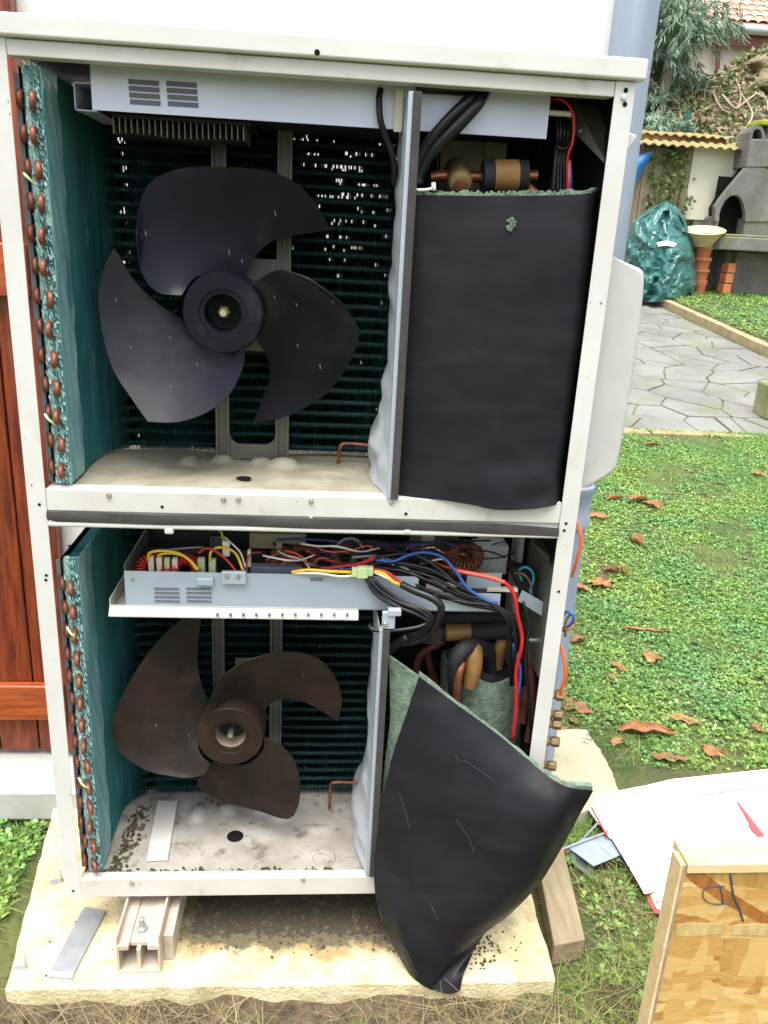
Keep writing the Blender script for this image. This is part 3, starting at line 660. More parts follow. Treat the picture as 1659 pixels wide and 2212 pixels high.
# contents of the tray: board, capacitors, blocks, toroids, terminals
MB().box(xl+.01, xr-.04, Y2+.02, .24, zbt+.012, zbt+.014).build('circuit_board', M['pcb'], tray)
def item(px, py, Y, w, d, h, m, nm, bev=.001):
    c = P(px, py, Y); return MB().box(c[0]-w/2, c[0]+w/2, Y, Y+d, c[2]-h, c[2]).build(nm, m, tray, bevel=bev)
for (px,py,w,h,m) in ((325,1205,.010,.03,'cream'),(343,1206,.010,.03,'cream'),(360,1208,.010,.028,'conn'),(377,1208,.010,.028,'cream'),(434,1208,.013,.035,'conn'),(458,1210,.013,.032,'conn'),(488,1170,.013,.03,'cream'),(538,1190,.006,.05,'cream')):
    item(px,py,.085,w,.012,h,M[m],'terminal')
item(600,1155,.16,.11,.012,.03,M['tan'],'card_shield'); item(603,1172,.13,.012,.01,.02,M['tan'],'connector_block')
item(940,1150,.20,.10,.01,.06,M['tan'],'rear_card')
item(370,1195,.17,.15,.03,.05,M['dark'],'relay_block'); item(520,1200,.16,.10,.03,.05,M['dark'],'relay_block'); item(790,1188,.15,.14,.05,.05,M['dark'],'relay_block')
item(590,1225,.085,.11,.02,.03,M['slot'],'terminal_strip')
item(700,1205,.12,.1,.03,.04,M['dark'],'relay_block')
item(880,1215,.10,.05,.04,.03,M['dark'],'relay_block'); item(1070,1180,.13,.055,.05,.06,M['galv'],'metal_case')
item(1035,1175,.14,.018,.03,.06,M['cream'],'insulator'); item(925,1160,.13,.025,.01,.02,M['galv'],'small_clip')
item(940,1260,.06,.035,.02,.02,M['cream'],'connector_block'); item(1086,1272,.06,.06,.012,.007,M['cream'],'plastic_rod')
item(1000,1262,.075,.14,.01,.007,M['cream'],'plastic_rod')
def toroid(px, py, Y, R_, r_, m, tilt=.5):
    c = np.array(P(px, py, Y)); mb = MB()
    for i in range(26):
        a = 2*math.pi*i/26; cc = c+np.array([R_*math.cos(a), R_*math.sin(a)*math.cos(tilt), R_*math.sin(a)*math.sin(tilt)]); rad = (cc-c)/R_; nn = np.array([0,-math.sin(tilt),math.cos(tilt)])
        mb.tube([cc+r_*(math.cos(t)*rad+math.sin(t)*nn) for t in np.linspace(0, 2*math.pi, 9)], .0017, 5, False, 0)
    return mb.build('toroid_coil', m, tray, True, angle=0)
toroid(330,1232,.09,.024,.010,M['w_red'],.9); toroid(400,1232,.09,.022,.010,M['w_red'],.9); toroid(1003,1200,.12,.026,.012,M['copper'],.5); toroid(990,1218,.115,.022,.010,M['copper2'],.9)
toroid(655,1205,.12,.022,.008,M['copper'],.6); toroid(745,1205,.12,.020,.008,M['w_brown'],.6); toroid(610,1206,.12,.018,.007,M['copper2'],.6)
# wires (all belong to the unit)
def wire(pts, r, m, nm='wire', n=7, lab=None, k=5):
    return MB().tube([P(*p) for p in pts], r, n, True, k).build(nm, m, U, True, angle=0, label=lab)
def loc(px, py, Y): return (px, py, Y)
Yc = .07
wire([(321,1212,.085),(322,1196,.085),(345,1190,.08),(385,1195,.075),(412,1212,.07),(428,1232,.065)], .0026, M['w_yellow'])
wire([(341,1210,.09),(345,1198,.085),(375,1196,.08),(405,1206,.075),(424,1232,.07)], .0022, M['w_yellow'])
wire([(454,1212,.085),(455,1194,.085),(470,1183,.085),(495,1186,.08),(512,1200,.075),(525,1232,.06)], .0025, M['w_yellow'])
wire([(430,1195,.09),(445,1185,.085),(465,1190,.08),(490,1210,.075),(512,1236,.065)], .0025, M['w_red'])
wire([(485,1160,.1),(505,1178,.09),(520,1195,.085),(530,1225,.07)], .0018, M['w_white'])
wire([(482,1165,.1),(478,1150,.11),(465,1140,.13)], .0018, M['w_yellow'])
wire([(532,1230,.07),(536,1205,.08),(545,1195,.09),(565,1193,.1)], .0018, M['w_red'])
wire([(350,1190,.12),(400,1184,.11),(440,1182,.11)], .002, M['w_grey'])
wire([(600,1190,.12),(620,1200,.1),(650,1208,.09),(665,1222,.08),(668,1232,.075)], .0016, M['w_white'])
wire([(615,1190,.12),(640,1196,.1),(660,1210,.09),(672,1232,.075)], .0018, M['w_orange'])
wire([(575,1212,.11),(592,1200,.11),(620,1193,.12)], .0028, M['w_brown']); wire([(605,1225,.1),(620,1212,.1),(650,1205,.11)], .0028, M['w_brown']); wire([(675,1225,.1),(690,1206,.1),(712,1208,.1)], .0028, M['w_brown'])
wire([(690,1232,.07),(735,1224,.065),(775,1218,.06),(812,1202,.06)], .0032, M['w_red'])
wire([(725,1232,.07),(770,1226,.062),(812,1206,.06)], .002, M['w_red'])
wire([(630,1236,.045),(665,1231,.040),(710,1234,.038),(760,1236,.037)], .0030, M['w_yellow'])
wire([(632,1238,.045),(690,1239,.036),(735,1245,.034),(768,1243,.036)], .0024, M['w_white'])
wire([(700,1234,.06),(740,1230,.055),(765,1229,.05)], .002, M['w_darkblue'])
c = P(783,1234,.036); cn = MB().obox(c, (.020,.002,.001),(0,.007,0),(0,0,.0085)).obox((c[0],c[1]-.003,c[2]),(.010,.001,.0),(0,.007,0),(0,0,.011)).build('connector', M['conn'], U, bevel=.002)
wire([(808,1234,.036),(830,1240,.032),(848,1256,.028),(862,1262,.026)], .0032, M['w_yellow']); wire([(808,1230,.04),(835,1236,.034),(855,1250,.03),(868,1260,.027)], .0032, M['w_red']); wire([(808,1236,.036),(835,1248,.030),(862,1264,.027)], .0024, M['w_white'])
wire([(866,1262,.027),(895,1276,.02),(930,1290,.01),(952,1308,.004),(948,1335,.008),(930,1365,.02),(900,1385,.03),(845,1395,.045)], [.007,.0075,.007,.006], M['black'], 'cable', 9)
for i, (dx, dy) in enumerate(((0,0),(8,6),(-8,8),(16,2),(4,14))):
    wire([(795+dx*.5,1248+dy*.3,.036),(820+dx,1275+dy,.028),(860+dx,1300+dy,.018),(905+dx,1318+dy,.008),(925+dx*.6,1338+dy*.5,.008),(912+dx*.4,1362+dy*.6,.016),(880,1372+dy,.03)], .0035, M['black'], 'cable')
wire([(925,1345,.01),(900,1355,.004),(850,1362,.0),(815,1362,.0),(800,1356,.004),(800,1350,.015)], .0038, M['black'], 'cable')
wire([(880,1375,.03),(850,1398,.04),(842,1410,.06)], .008, M['black'], 'cable')
for i in range(9):
    o_ = i*3.4; r_ = .0030
    J = lambda a: random.uniform(-a, a)
    wire([(770+i*6,1224+o_*.5+J(5),.07),(850+i*4,1218+o_*1.5+J(8),.055+J(.008)),(930+J(8),1234+o_*1.8+J(9),.045+J(.006)),(1000,1268+o_*1.4+J(6),.035+J(.006)),(1056+o_*.6,1300+o_*.6+J(5),.03),(1095+o_*.9+J(4),1340,.03+J(.006)),(1102+o_*1.2+J(5),1400,.04+J(.01)),(1100+o_*1.3+J(6),1480,.06)], r_, M['black'], 'cable')
wire([(810,1204,.06),(880,1196,.06),(930,1215,.05),(985,1260,.04),(1030,1290,.035)], .004, M['black'], 'cable')
wire([(760,1204,.08),(820,1202,.07),(870,1225,.06),(905,1245,.055)], .0028, M['w_grey'])
wire([(812,1210,.055),(850,1212,.05),(880,1200,.05),(915,1193,.05),(955,1203,.045),(985,1235,.038),(1010,1270,.034),(1050,1296,.03),(1075,1303,.03)], .0030, M['w_blue'])
wire([(985,1233,.055),(1010,1238,.048),(1060,1248,.04),(1095,1262,.035),(1112,1290,.03),(1118,1330,.028),(1127,1370,.03),(1126,1400,.03),(1115,1450,.035),(1115,1530,.035),(1107,1600,.035)], .0040, M['w_red'])
wire([(985,1232,.054),(1010,1237,.047),(1060,1247,.039),(1090,1258,.035)], .0042, M['w_salmon'])
wire([(1108,1390,.04),(1118,1420,.036),(1124,1460,.038),(1112,1540,.04),(1108,1590,.04)], .0032, M['w_blue'])
wire([(1130,1300,.03),(1142,1350,.03),(1135,1430,.03),(1142,1500,.035),(1148,1600,.035)], .0032, M['black'], 'cable')
wire([(812,1200,.062),(830,1210,.06),(850,1220,.058)], .0016, M['w_white'])
for t_ in range(7):
    y0 = 1165+t_*9; wire([(560+t_*30,y0,.17-.01*t_),(660+t_*28,y0+10*math.sin(t_),.15-.01*t_),(780+t_*20,y0+8*math.cos(t_*2),.13-.01*t_),(900+t_*10,y0+14,.12)], .0026, M['black' if t_ % 3 else 'w_darkblue'], 'cable')
wire([(725,1180,.13),(745,1165,.13),(770,1166,.12),(785,1185,.11)], .0028, M['w_grey'])
wire([(1120,1232,.10),(1135,1225,.09),(1150,1235,.085),(1152,1255,.085),(1145,1275,.085),(1150,1290,.085)], .0028, M['w_teal'])
wire([(1110,1238,.10),(1130,1240,.09),(1145,1258,.085),(1150,1285,.085)], .0028, M['w_brown']); wire([(1125,1225,.11),(1122,1240,.1),(1128,1255,.09)], .0025, M['w_green'])
R9 = random.Random(21)
for t_ in range(46):
    x0 = R9.uniform(560, 980); y0 = R9.uniform(1172, 1228); q = [(x0, y0, R9.uniform(.07,.16))]
    for k_ in range(4): q.append((q[-1][0]+R9.uniform(15,55), min(1236, max(1168, q[-1][1]+R9.uniform(-16,18))), min(.18, max(.06, q[-1][2]+R9.uniform(-.03,.03)))))
    wire(q, R9.uniform(.0010,.0022), M[R9.choice(['black','black','black','black','w_brown','w_grey','w_darkblue','w_red','w_white','w_orange'])], n=5, k=3)
# corner pieces at the right of the lower tray
a, b_, c, d = P(1128,1275,.055), P(1190,1310,.055), P(1182,1338,.055), P(1118,1298,.055)
MB().prism([a,b_,c,d], (0,.0015,0)).build('angled_plate', M['zinc'], U)
a, b_, c, d = P(1100,1225,.10), P(1150,1235,.10), P(1190,1310,.09), P(1120,1275,.09)
MB().prism([a,b_,c,d], (0,.04,.0)).build('terminal_cover', M['blackfoam'], U, bevel=.003)
a, b_, c, d = P(1147,1170,.08), P(1185,1200,.07), P(1185,1222,.07), P(1200,1222,.07)
MB().prism([P(1150,1172,.12), P(1186,1200,.05), P(1186,1221,.05), P(1172,1205,.08)], (.0,.012,.0)).box(.925,.944,.03,.20,.60,.83).build('side_bracket', M['bracket'], U)
MB().box(.905,.915,.20,.23,.60,.86).build('bright_post', M['rail'], U)
MB().prism([P(1158,1225,.14),P(1166,1222,.14),P(1163,1290,.14),P(1152,1275,.14)], (0,.002,0)).build('gap_panel', M['case'], U)

# ---------------- partitions
def partition(zt, zb, ypx, lab):
    xf = .617
    zs = np.linspace(zt, zb, 110); g = []
    for z in zs:
        t = (zt-z)/(zt-zb); w = .020*math.sin(t*19)*(.4+.6*t)+.011*math.sin(t*43+1)
        bulge = .0 + .029*np.clip((t-.74)/.16, 0, 1)**1.3*(1-.25*np.clip((t-.92)/.08, 0, 1))
        row = []
        for k, s_ in enumerate(np.linspace(0, 1, 14)):
            x = xf-.008 - (.002+bulge+.22*w*np.clip((t-.3)*2, 0, 1))*math.sin(min(1, s_*1.6)*math.pi*.5) + w*.4*math.sin(s_*5+t*30)*s_ + .03*max(0, s_-.5) + .010*NZ.noise(Vector((s_*6, z*26, 3.3)))*min(1, s_*4)*(.25+np.clip((t-.6)*3, 0, 1)); y = .002+.26*s_
            row.append((x, y, z))
        g.append(row)
    p = MB().slab(g, .0012).build('partition', M['liner'], U, True, angle=60); p['label'] = lab
    MB().box(xf-.010, xf-.002, -.004, .012, zb, zt).build('front_flange', M['zinc'], p, bevel=.001)
    MB().box(xf-.003, xf+.010, -.0075, -.0005, zb, zt).build('foam_strip', M['strip'], p, bevel=.001)
    return p
partition(1.604,.968,0,'upper crumpled pale blue divider between fan and pipes')
partition(.715,.150,0,'lower crumpled pale blue divider between fan and pipes')
# small bracket atop lower partition
a = P(840,1325,-.002); MB().box(a[0]-.012,a[0]+.012,-.006,.002,a[2]-.030,a[2]+.004).box(a[0]-.002,a[0]+.022,-.010,.004,a[2]-.002,a[2]+.010).build('small_clip', M['zinc'], U, bevel=.0015)
screw(832,1348,Y=-.0068)

# ---------------- upper pipe bay
a, b_ = P(950,372,.20), P(1092,304,.20); MB().box(a[0], b_[0], .20, .205, a[2]-.03, b_[2]).box(a[0]+.075, b_[0]+.002, .192, .1985, b_[2]-.030, b_[2]-.001).build('card_shield', M['tan'], U)
def pp(pts, r, m, nm='pipe', n=12, k=4): return MB().tube([P(*p) for p in pts], r, n, True, k).build(nm, m, U, True, angle=50)
pp([(930,383,.10),(960,380,.10),(1050,383,.10),(1160,380,.10)], .009, M['copper2'])
c = P(995,398,.05); MB().lathe(c,(0.05,1,.30),[(.0075,-.008),(.0075,-.001),(.011,-.001),(.0175,.001),(.020,.006),(.020,.10)],24).build('brass_valve', M['brass'], U, True, angle=40)
MB().lathe(c,(0.05,1,.30),[(.0001,-.010),(.009,-.010),(.009,.0)],20).build('valve_stem', M['copper2'], U, True, angle=40)
a, b_ = P(1042,382,.09), P(1137,382,.09); MB().cyl(a, b_, .026, 24).build('pipe_foam', M['blackfoam'], U, True, angle=50)
a, b_ = np.array(a), np.array(b_); MB().cyl(a+(b_-a)*.24, a+(b_-a)*.78, .0268, 24).build('tape_band', M['tape'], U, True, angle=50)
pp([(1128,398,.10),(1150,415,.08),(1160,440,.08)], .009, M['copper2'])
wire([(900,400,.05),(905,375,.05),(930,330,.045),(985,275,.035),(1030,225,.035),(1042,205,.05),(1044,196,.06)], .0105, M['black'], 'cable', 10)
wire([(893,400,.045),(898,360,.045),(922,312,.04),(968,258,.032),(1012,215,.035),(1025,200,.05),(985,194,.055),(900,190,.056)], .0080, M['black'], 'cable', 10)
wire([(895,405,.06),(912,360,.07),(940,315,.065),(1000,255,.055),(1030,215,.06)], .006, M['black'], 'cable', 8)
wire([(822,192,.055),(819,215,.05),(822,260,.048),(835,300,.055),(850,345,.06),(850,400,.08)], .005, M['black'], 'cable', 8)
wire([(878,402,.012),(900,410,.008),(930,408,.01),(938,398,.02)], .0022, M['w_white'], 'cable_tie')
wire([(936,395,.012),(938,412,.010)], .0035, M['w_white'], 'cable_tie')
MB().box(P(855,190,.05)[0], P(872,190,.05)[0], .05, .055, P(865,285,.05)[2], 1.614).build('buff_strip', M['cream'], U)
a = P(1232,247,.07); MB().cyl(P(1180,243,.07), P(1236,247,.07), .0045, 10).build('plastic_rod', M['cream'], U, True)
for i in range(9):
    wire([(1185,212+i*3,.11),(1200+i*3.2,230+i*4,.10-.004*(i%3)),(1203+i*3.4+random.uniform(-3,3),290,.09-.006*(i%3)),(1200+i*2.6,335,.09),(1190+i*4.5+random.uniform(-4,4),425,.09-.008*(i%2))], .0026, M['black'], 'wire')
wire([(1190,216,.08),(1215,216,.07),(1236,240,.065),(1240,275,.06),(1236,310,.06),(1226,345,.065),(1226,420,.07)], .0026, M['w_red'])
wire([(1228,345,.067),(1228,420,.07)], .0034, M['w_salmon'], k=0); wire([(1231,350,.07),(1234,420,.07)], .0030, M['w_blue'], k=0)
wire([(1203,315,.08),(1215,322,.075),(1228,318,.07)], .003, M['black'], 'cable_tie')
MB().prism([P(1240,222,.13),P(1292,232,.13),P(1312,290,.10),P(1318,365,.08),P(1245,290,.12)], (0,.002,0)).build('gusset_plate', M['bracket'], U)
screw(1254,284,Y=.112,m=M['galv'],s=.8)
for (x, z0, z1) in ((.70,1.37,1.56),(.75,1.38,1.50),(.88,1.36,1.60)):
    MB().cyl((x,.28,z0),(x,.28,z1),.008,10).build('riser_pipe', M['dark'], U, True)

# ---------------- lower pipe bay
pp([(935,1335,.14),(1060,1330,.14)], .016, M['blackfoam']); a, b_ = P(975,1333,.13), P(1030,1335,.13)
for (yy, x0, x1, x2, x3, Y) in ((1337,940,1090,975,1032,.15),(1367,930,1095,962,1015,.12)):
    MB().cyl(P(x0,yy,Y), P(x1,yy-4,Y), .017, 18).build('pipe_foam', M['blackfoam'], U, True, angle=50)
    pa, pb = np.array(P(x0,yy,Y)), np.array(P(x1,yy-4,Y)); MB().cyl(pa+(pb-pa)*(x2-x0)/(x1-x0), pa+(pb-pa)*(x3-x0)/(x1-x0), .0178, 18).build('tape_band', M['tape'], U, True, angle=50)
MB().tube([P(*p) for p in ((985,1520,.075),(982,1465,.065),(985,1425,.06),(1005,1400,.07),(1035,1398,.10),(1060,1420,.13),(1065,1480,.14))], [.013,.015,.016,.017,.018,.018,.018], 14).build('pipe_foam', M['blackfoam'], U, True, angle=50)
MB().tube([P(*p) for p in ((1014,1480,.072),(1022,1440,.070),(1022,1404,.078),(1010,1390,.095))], [.0155,.0185,.0188,.015], 14).build('tape_band', M['tape'], U, True, angle=50)
pp([(988,1535,.05),(987,1490,.048),(993,1450,.05),(998,1430,.058)], .008, M['copper2'])
pp([(1074,1440,.13),(1080,1400,.12),(1086,1378,.13)], .012, M['tape'], 'tape_band')
c = P(935,1372,.07); MB().box(c[0]-.018,c[0]+.018,.07,.10,c[2]-.02,c[2]+.012).build('solenoid', M['dark'], U, bevel=.002)
MB().cyl(P(930,1362,.065), P(935,1372,.085), .008, 12).build('solenoid_stem', M['brass'], U, True)
for pts in (((900,1500,.2),(905,1420,.2),(960,1385,.2)), ((960,1540,.2),(930,1440,.2),(925,1400,.2)), ((1140,1600,.1),(1150,1540,.1),(1148,1440,.1),(1135,1390,.12)), ((1130,1560,.12),(1135,1500,.12),(1130,1440,.12))):
    pp(pts, .008, M['copper'])
pp([(1132,1382,.08),(1160,1384,.08)], .006, M['steel'], 'valve_stem')
# compressor and green felt wrap (loose jacket of the compressor itself)
mb = MB(); ctr = np.array(P(1035,1540,.17)); g = []
for i in range(18):
    t = i/17; z = .56-.40*t; row = []
    for k in range(33):
        a = 2*math.pi*k/32; r = .085+.004*math.sin(3*a+1)+.002*math.sin(7*a+i); row.append((ctr[0]+r*1.1*math.cos(a), .165+r*math.sin(a), z+ (.006*math.sin(2*a+.5)+.004*math.sin(5*a))*(1-t)))
    g.append(row)
fw = MB().slab(g, .008).build('felt_wrap', M['felt'], None, True, angle=50); tag(fw, 'pale green felt collar wrapped round the lower compressor', 'insulation')
MB().lathe((ctr[0],.165,.15),(0,0,1),[(.075,0),(.075,.36),(.05,.40),(.001,.41)],28).build('compressor', M['dark'], U, True, angle=50)
MB().box(.79,.94,.07,.28,.98,.99).lathe((.78,.165,.98),(0,0,1),[(.085,0),(.085,.34),(.05,.385),(.001,.39)],28).build('compressor', M['dark'], U, True, angle=40)
# rear upper pipe hooks seen through fans
for pts in (((730,1000,.22),(735,965,.22),(750,958,.22),(800,962,.22)), ((712,1745,.21),(714,1700,.21),(725,1690,.21),(790,1692,.21))):
    pp(pts, .0036, M['copper'], 'small_pipe', 8)
# valves with brass nuts at the right flank
for (px, py, r_) in ((1210,1500,.0125),(1203,1562,.012),(1199,1600,.0115),(1192,1652,.011),(1206,1542,.0105)):
    c = np.array(P(px-14, py, .03)); c[0] = max(c[0], .955)
    v_ = MB().lathe(c,(1,-.25,0),[(.0001,-.02),(r_,-.02),(r_,-.002),(r_*.7,.003)],6).lathe(c+np.array([.004,-.001,0]),(1,-.25,0),[(r_*.85,0),(r_*.95,.004),(r_*.95,.014),(r_*.8,.018),(.0001,.018)],6).build('valve_nut', M['brass'], U, bevel=.0012)
MB().cyl((.965,.06,.50),(.965,.06,.36),.007,10).build('copper_stub', M['copper2'], U, True)
wire([(1246,1125,.02),(1253,1150,.01),(1254,1178,.01),(1246,1210,.015),(1236,1245,.03)], .0032, M['w_orange'])
wire([(1212,1395,.02),(1219,1430,.01),(1221,1460,.01),(1214,1485,.015),(1211,1500,.02)], .0034, M['w_orange'])
wire([(1216,1362,.03),(1228,1354,.01),(1238,1340,.0),(1236,1325,.0),(1222,1322,.01),(1214,1335,.02)], .0032, M['w_blue'])
wire([(1214,1355,.02),(1228,1360,.0),(1241,1348,.0),(1241,1335,.002),(1232,1328,.01),(1222,1345,.01),(1221,1375,.01)], .0026, M['tape'])
wire([(1190,1250,.05),(1184,1290,.04),(1186,1310,.04)], .0035, M['w_red'])
inv(unit)

# ================================================================== JACKETS
def sheet(ctrl, name, lab, th=.009, kr=6, kc=6, fold=None, wob=.003):
    g = refine([[P(*p) for p in r] for r in ctrl], kr, kc)
    for i in range(g.shape[0]):
        for j in range(g.shape[1]):
            v_ = Vector(g[i,j]); g[i,j,1] += wob*(NZ.noise(v_*9)+.5*NZ.noise(v_*23)) - wob*.6*(1-abs(NZ.noise(Vector((v_.x*7+v_.z*5, v_.z*3-v_.x*4, 2.0)))))**14
    root = empty(name, tuple(g[-1][len(g[0])//2]), lab, 'insulation')
    MB().slab(g, .0025).build('rubber_skin', M['skin'], root, True, angle=60)
    return root, g
# upper jacket: left edge to right edge in each row
UJ = [
 [(893,421,.020),(960,422,.012),(1060,423,.010),(1170,422,.010),(1245,420,.012),(1280,416,.022),(1296,411,.060)],
 [(888,520,.020),(960,525,.010),(1060,527,.006),(1170,525,.006),(1235,522,.008),(1272,518,.020),(1286,512,.060)],
 [(880,700,.020),(955,705,.008),(1050,708,.002),(1160,705,.003),(1225,702,.006),(1256,697,.020),(1268,690,.060)],
 [(872,870,.020),(950,875,.006),(1045,878,.000),(1150,876,.002),(1205,873,.006),(1232,868,.020),(1240,860,.060)],
 [(866,980,.020),(945,985,.004),(1040,990,-.004),(1140,990,-.002),(1195,985,.004),(1218,978,.018),(1226,970,.06)],
 [(862,1040,.018),(940,1048,.0),(1030,1055,-.010),(1120,1052,-.012),(1185,1045,-.002),(1208,1036,.014),(1220,1030,.05)],
 [(860,1074,.014),(935,1078,-.003),(1015,1090,-.012),(1075,1102,-.016),(1150,1099,-.012),(1198,1090,-.004),(1212,1080,.03)]]
uj, g = sheet(UJ, 'insulation_jacket', 'smooth black upper jacket, upright, with a small torn green hole')
nrm_up = g.copy()
du = np.gradient(g, axis=1); dv = np.gradient(g, axis=0); nn = np.cross(du, dv); nn /= np.linalg.norm(nn, axis=2, keepdims=True); sgn = 1 if nn[5,5,1] > 0 else -1
gb = g + nn*sgn*.003; gb[0,:,2] += .003 + np.random.rand(g.shape[1])*.003
MB().slab(gb, .009*sgn).build('felt_lining', M['felt'], uj, True, angle=60)
# tufts along the top edge, torn hole
mb = MB()
for k in range(90):
    j = random.choice([random.randrange(14, 25), random.randrange(2, 25)]); p_ = gb[0, min(j, g.shape[1]-1)]+np.array([random.uniform(-.01,.01), random.uniform(0,.012), 0]); r = random.uniform(.0015,.004)
    a = np.random.randn(3); a /= np.linalg.norm(a); b2 = np.cross(a,[.2,.9,.1]); mb.obox(p_, a*r, b2*r*.7, np.cross(a,b2)*r*.7)
o = mb.build('felt_tufts', M['felt'], uj); o['kind'] = 'stuff'
mb = MB()
for k in range(40):
    a_ = random.uniform(0, 6.28); rr_ = random.random()**.5; p_ = np.array(P(1105+9*rr_*math.cos(a_), 484+13*rr_*math.sin(a_), .003)); r = random.uniform(.0015,.003)
    a = np.random.randn(3); a /= np.linalg.norm(a); b2 = np.cross(a,[.2,.9,.1]); mb.obox(p_, a*r, b2*r*.7, np.cross(a,b2)*r*.7)
mb.build('torn_hole', M['felt'], uj)
inv(uj)
# lower jacket: hangs out, leaning forward onto the slab
LJ = [
 [(905,1462,.000),(960,1502,-.010),(1020,1545,-.018),(1080,1590,-.028),(1140,1640,-.050),(1190,1682,-.080),(1235,1702,-.105),(1281,1708,-.10)],
 [(880,1535,-.004),(945,1575,-.030),(1005,1615,-.045),(1065,1655,-.060),(1120,1700,-.080),(1170,1737,-.105),(1212,1757,-.115),(1250,1764,-.085)],
 [(845,1640,-.010),(920,1680,-.045),(985,1715,-.065),(1045,1750,-.080),(1100,1785,-.100),(1145,1815,-.115),(1180,1835,-.110),(1210,1838,-.07)],
 [(818,1780,-.020),(895,1800,-.055),(960,1825,-.080),(1020,1850,-.095),(1075,1875,-.110),(1115,1900,-.115),(1140,1915,-.100),(1160,1915,-.06)],
 [(808,1880,-.030),(870,1895,-.070),(930,1915,-.095),(985,1935,-.110),(1035,1955,-.118),(1070,1970,-.115),(1090,1978,-.095),(1100,1975,-.055)],
 [(816,1960,-.050),(860,1975,-.090),(910,1990,-.110),(955,2005,-.120),(990,2020,-.122),(1008,2032,-.115),(1018,2036,-.10),(1024,2034,-.08)],
 [(848,2040,-.085),(875,2052,-.112),(905,2062,-.125),(935,2072,-.130),(958,2080,-.128),(968,2088,-.122),(974,2092,-.112),(978,2092,-.10)],
 [(885,2105,-.112),(898,2116,-.125),(912,2126,-.132),(925,2134,-.136),(937,2138,-.133),(947,2137,-.122),(953,2132,-.105),(958,2125,-.08)]]
lj, g = sheet(LJ, 'insulation_jacket', 'torn black lower jacket folded outward and leaning onto the concrete slab')
du = np.gradient(g, axis=1); dv = np.gradient(g, axis=0); nn = np.cross(du, dv); nn /= np.linalg.norm(nn, axis=2, keepdims=True); sgn = 1 if nn[5,5,1] > 0 else -1
gb = g + nn*sgn*.003; gb[0,:,2] += .005+np.random.rand(g.shape[1])*.003
MB().slab(gb, .011*sgn).build('felt_lining', M['felt'], lj, True, angle=60)
# scratches
for pts in (((985,1770),(1003,1795),(1015,1815),(1023,1840)),((866,2040),(882,2062),(892,2090),(903,2106)),((818,1958),(826,1990)),((984,1632),(993,1645)),((928,1950),(940,1972),(945,1988)),((862,1712),(878,1760),(884,1790)),((1000,1642),(1042,1668),(1068,1690))):
    mk = MB(); pp_ = []
    for (u_, w_) in pts:
        q3 = g.reshape(-1,3)-CP; zz_ = q3@FW; uu = 829.5+FOC*(q3@RT)/zz_; vv = 1106-FOC*(q3@UP)/zz_; k_ = np.argsort((uu-u_)**2+(vv-w_)**2)[:3]
        pp_.append(P(u_, w_, g.reshape(-1,3)[k_,1].mean()-.0032))
    mk.tube(pp_, .00032, 5, True, 3).build('scratch', M['scratch'], lj)
# inner felt flap left of the skin
FL = [[(840,1418,.02),(872,1440,.008),(905,1462,.004)],[(842,1480,.02),(868,1500,.010),(892,1520,.004)],[(842,1560,.02),(856,1580,.010),(870,1595,.002)],[(832,1640,.02),(840,1650,.01),(848,1660,.002)],[(820,1760,.02),(822,1765,.01),(825,1770,.0)]]
g2 = refine([[P(*p) for p in r] for r in FL], 5, 5)
MB().slab(g2, .006).build('felt_flap', M['felt'], lj, True, angle=60)
# folded back tail at the bottom right
TL = [[(1010,2030,-.095),(1040,2010,-.07),(1066,1988,-.04)],[(965,2078,-.115),(1000,2070,-.10),(1024,2052,-.085)],[(940,2112,-.127),(978,2114,-.128),(1005,2092,-.122)],[(930,2138,-.137),(968,2147,-.142),(993,2142,-.139)]]
MB().slab(refine([[P(*p) for p in r] for r in TL], 4, 4), .003).build('skin_fold', M['skin'], lj, True, angle=60)
inv(lj)

# ================================================================== THINGS ON THE SLAB
def foot():
    a, b_ = P(250,2044,-.095), P(345,2044,-.095); x0, x1 = a[0], b_[0]; y0, y1, h = -.095, .30, .094
    f = empty('mounting_foot', ((x0+x1)/2,(y0+y1)/2,0), 'beige plastic mounting foot with bolt under the front left of the machine', 'foot')
    t = .005
    fb = MB().box(x0,x1,y0,y1,0.001,.008).box(x0,x0+t,y0,y1,.008,h-.034).box(x1-t,x1,y0,y1,.008,h-.034).box((x0+x1)/2-.004,(x0+x1)/2+.004,y0+.002,y1,.008,h-.034)
    fb.box(x0,x0+.024,y0-.001,y1,h-.034,h-.022).box(x1-.024,x1,y0-.001,y1,h-.034,h-.022).box(x0+.024,x1-.024,y0+.012,y1,h-.036,h-.026)
    fb.build('foot_body', M['foot'], f, bevel=.0015)
    MB().box(x0,x0+.004,y0,y1,h-.022,h).box(x1-.004,x1,y0,y1,h-.022,h).build('foot_rim', M['foot'], f, bevel=.001)
    MB().box(x1,x1+.020,y0+.03,y1,.001,h-.03).build('foot_flange', M['foot'], f, bevel=.002)
    c = P(304,2005,-.06); cx = (x0+x1)/2
    MB().lathe((cx,-.055,h-.026),(0,0,1),[(.011,0),(.011,.010),(.0001,.010)],6).lathe((cx,-.055,h-.018),(0,0,1),[(.006,0),(.006,.022),(.001,.024)],12).build('bolt', M['galv'], f, bevel=.001)
    inv(f)
foot()
# second foot, mostly hidden by the jacket
f2 = MB().box(.70,.79,-.02,.30,.001,.094).build('mounting_foot', M['foot'], None, bevel=.003); tag(f2, 'mounting foot under the machine right behind the hanging black jacket', 'foot')
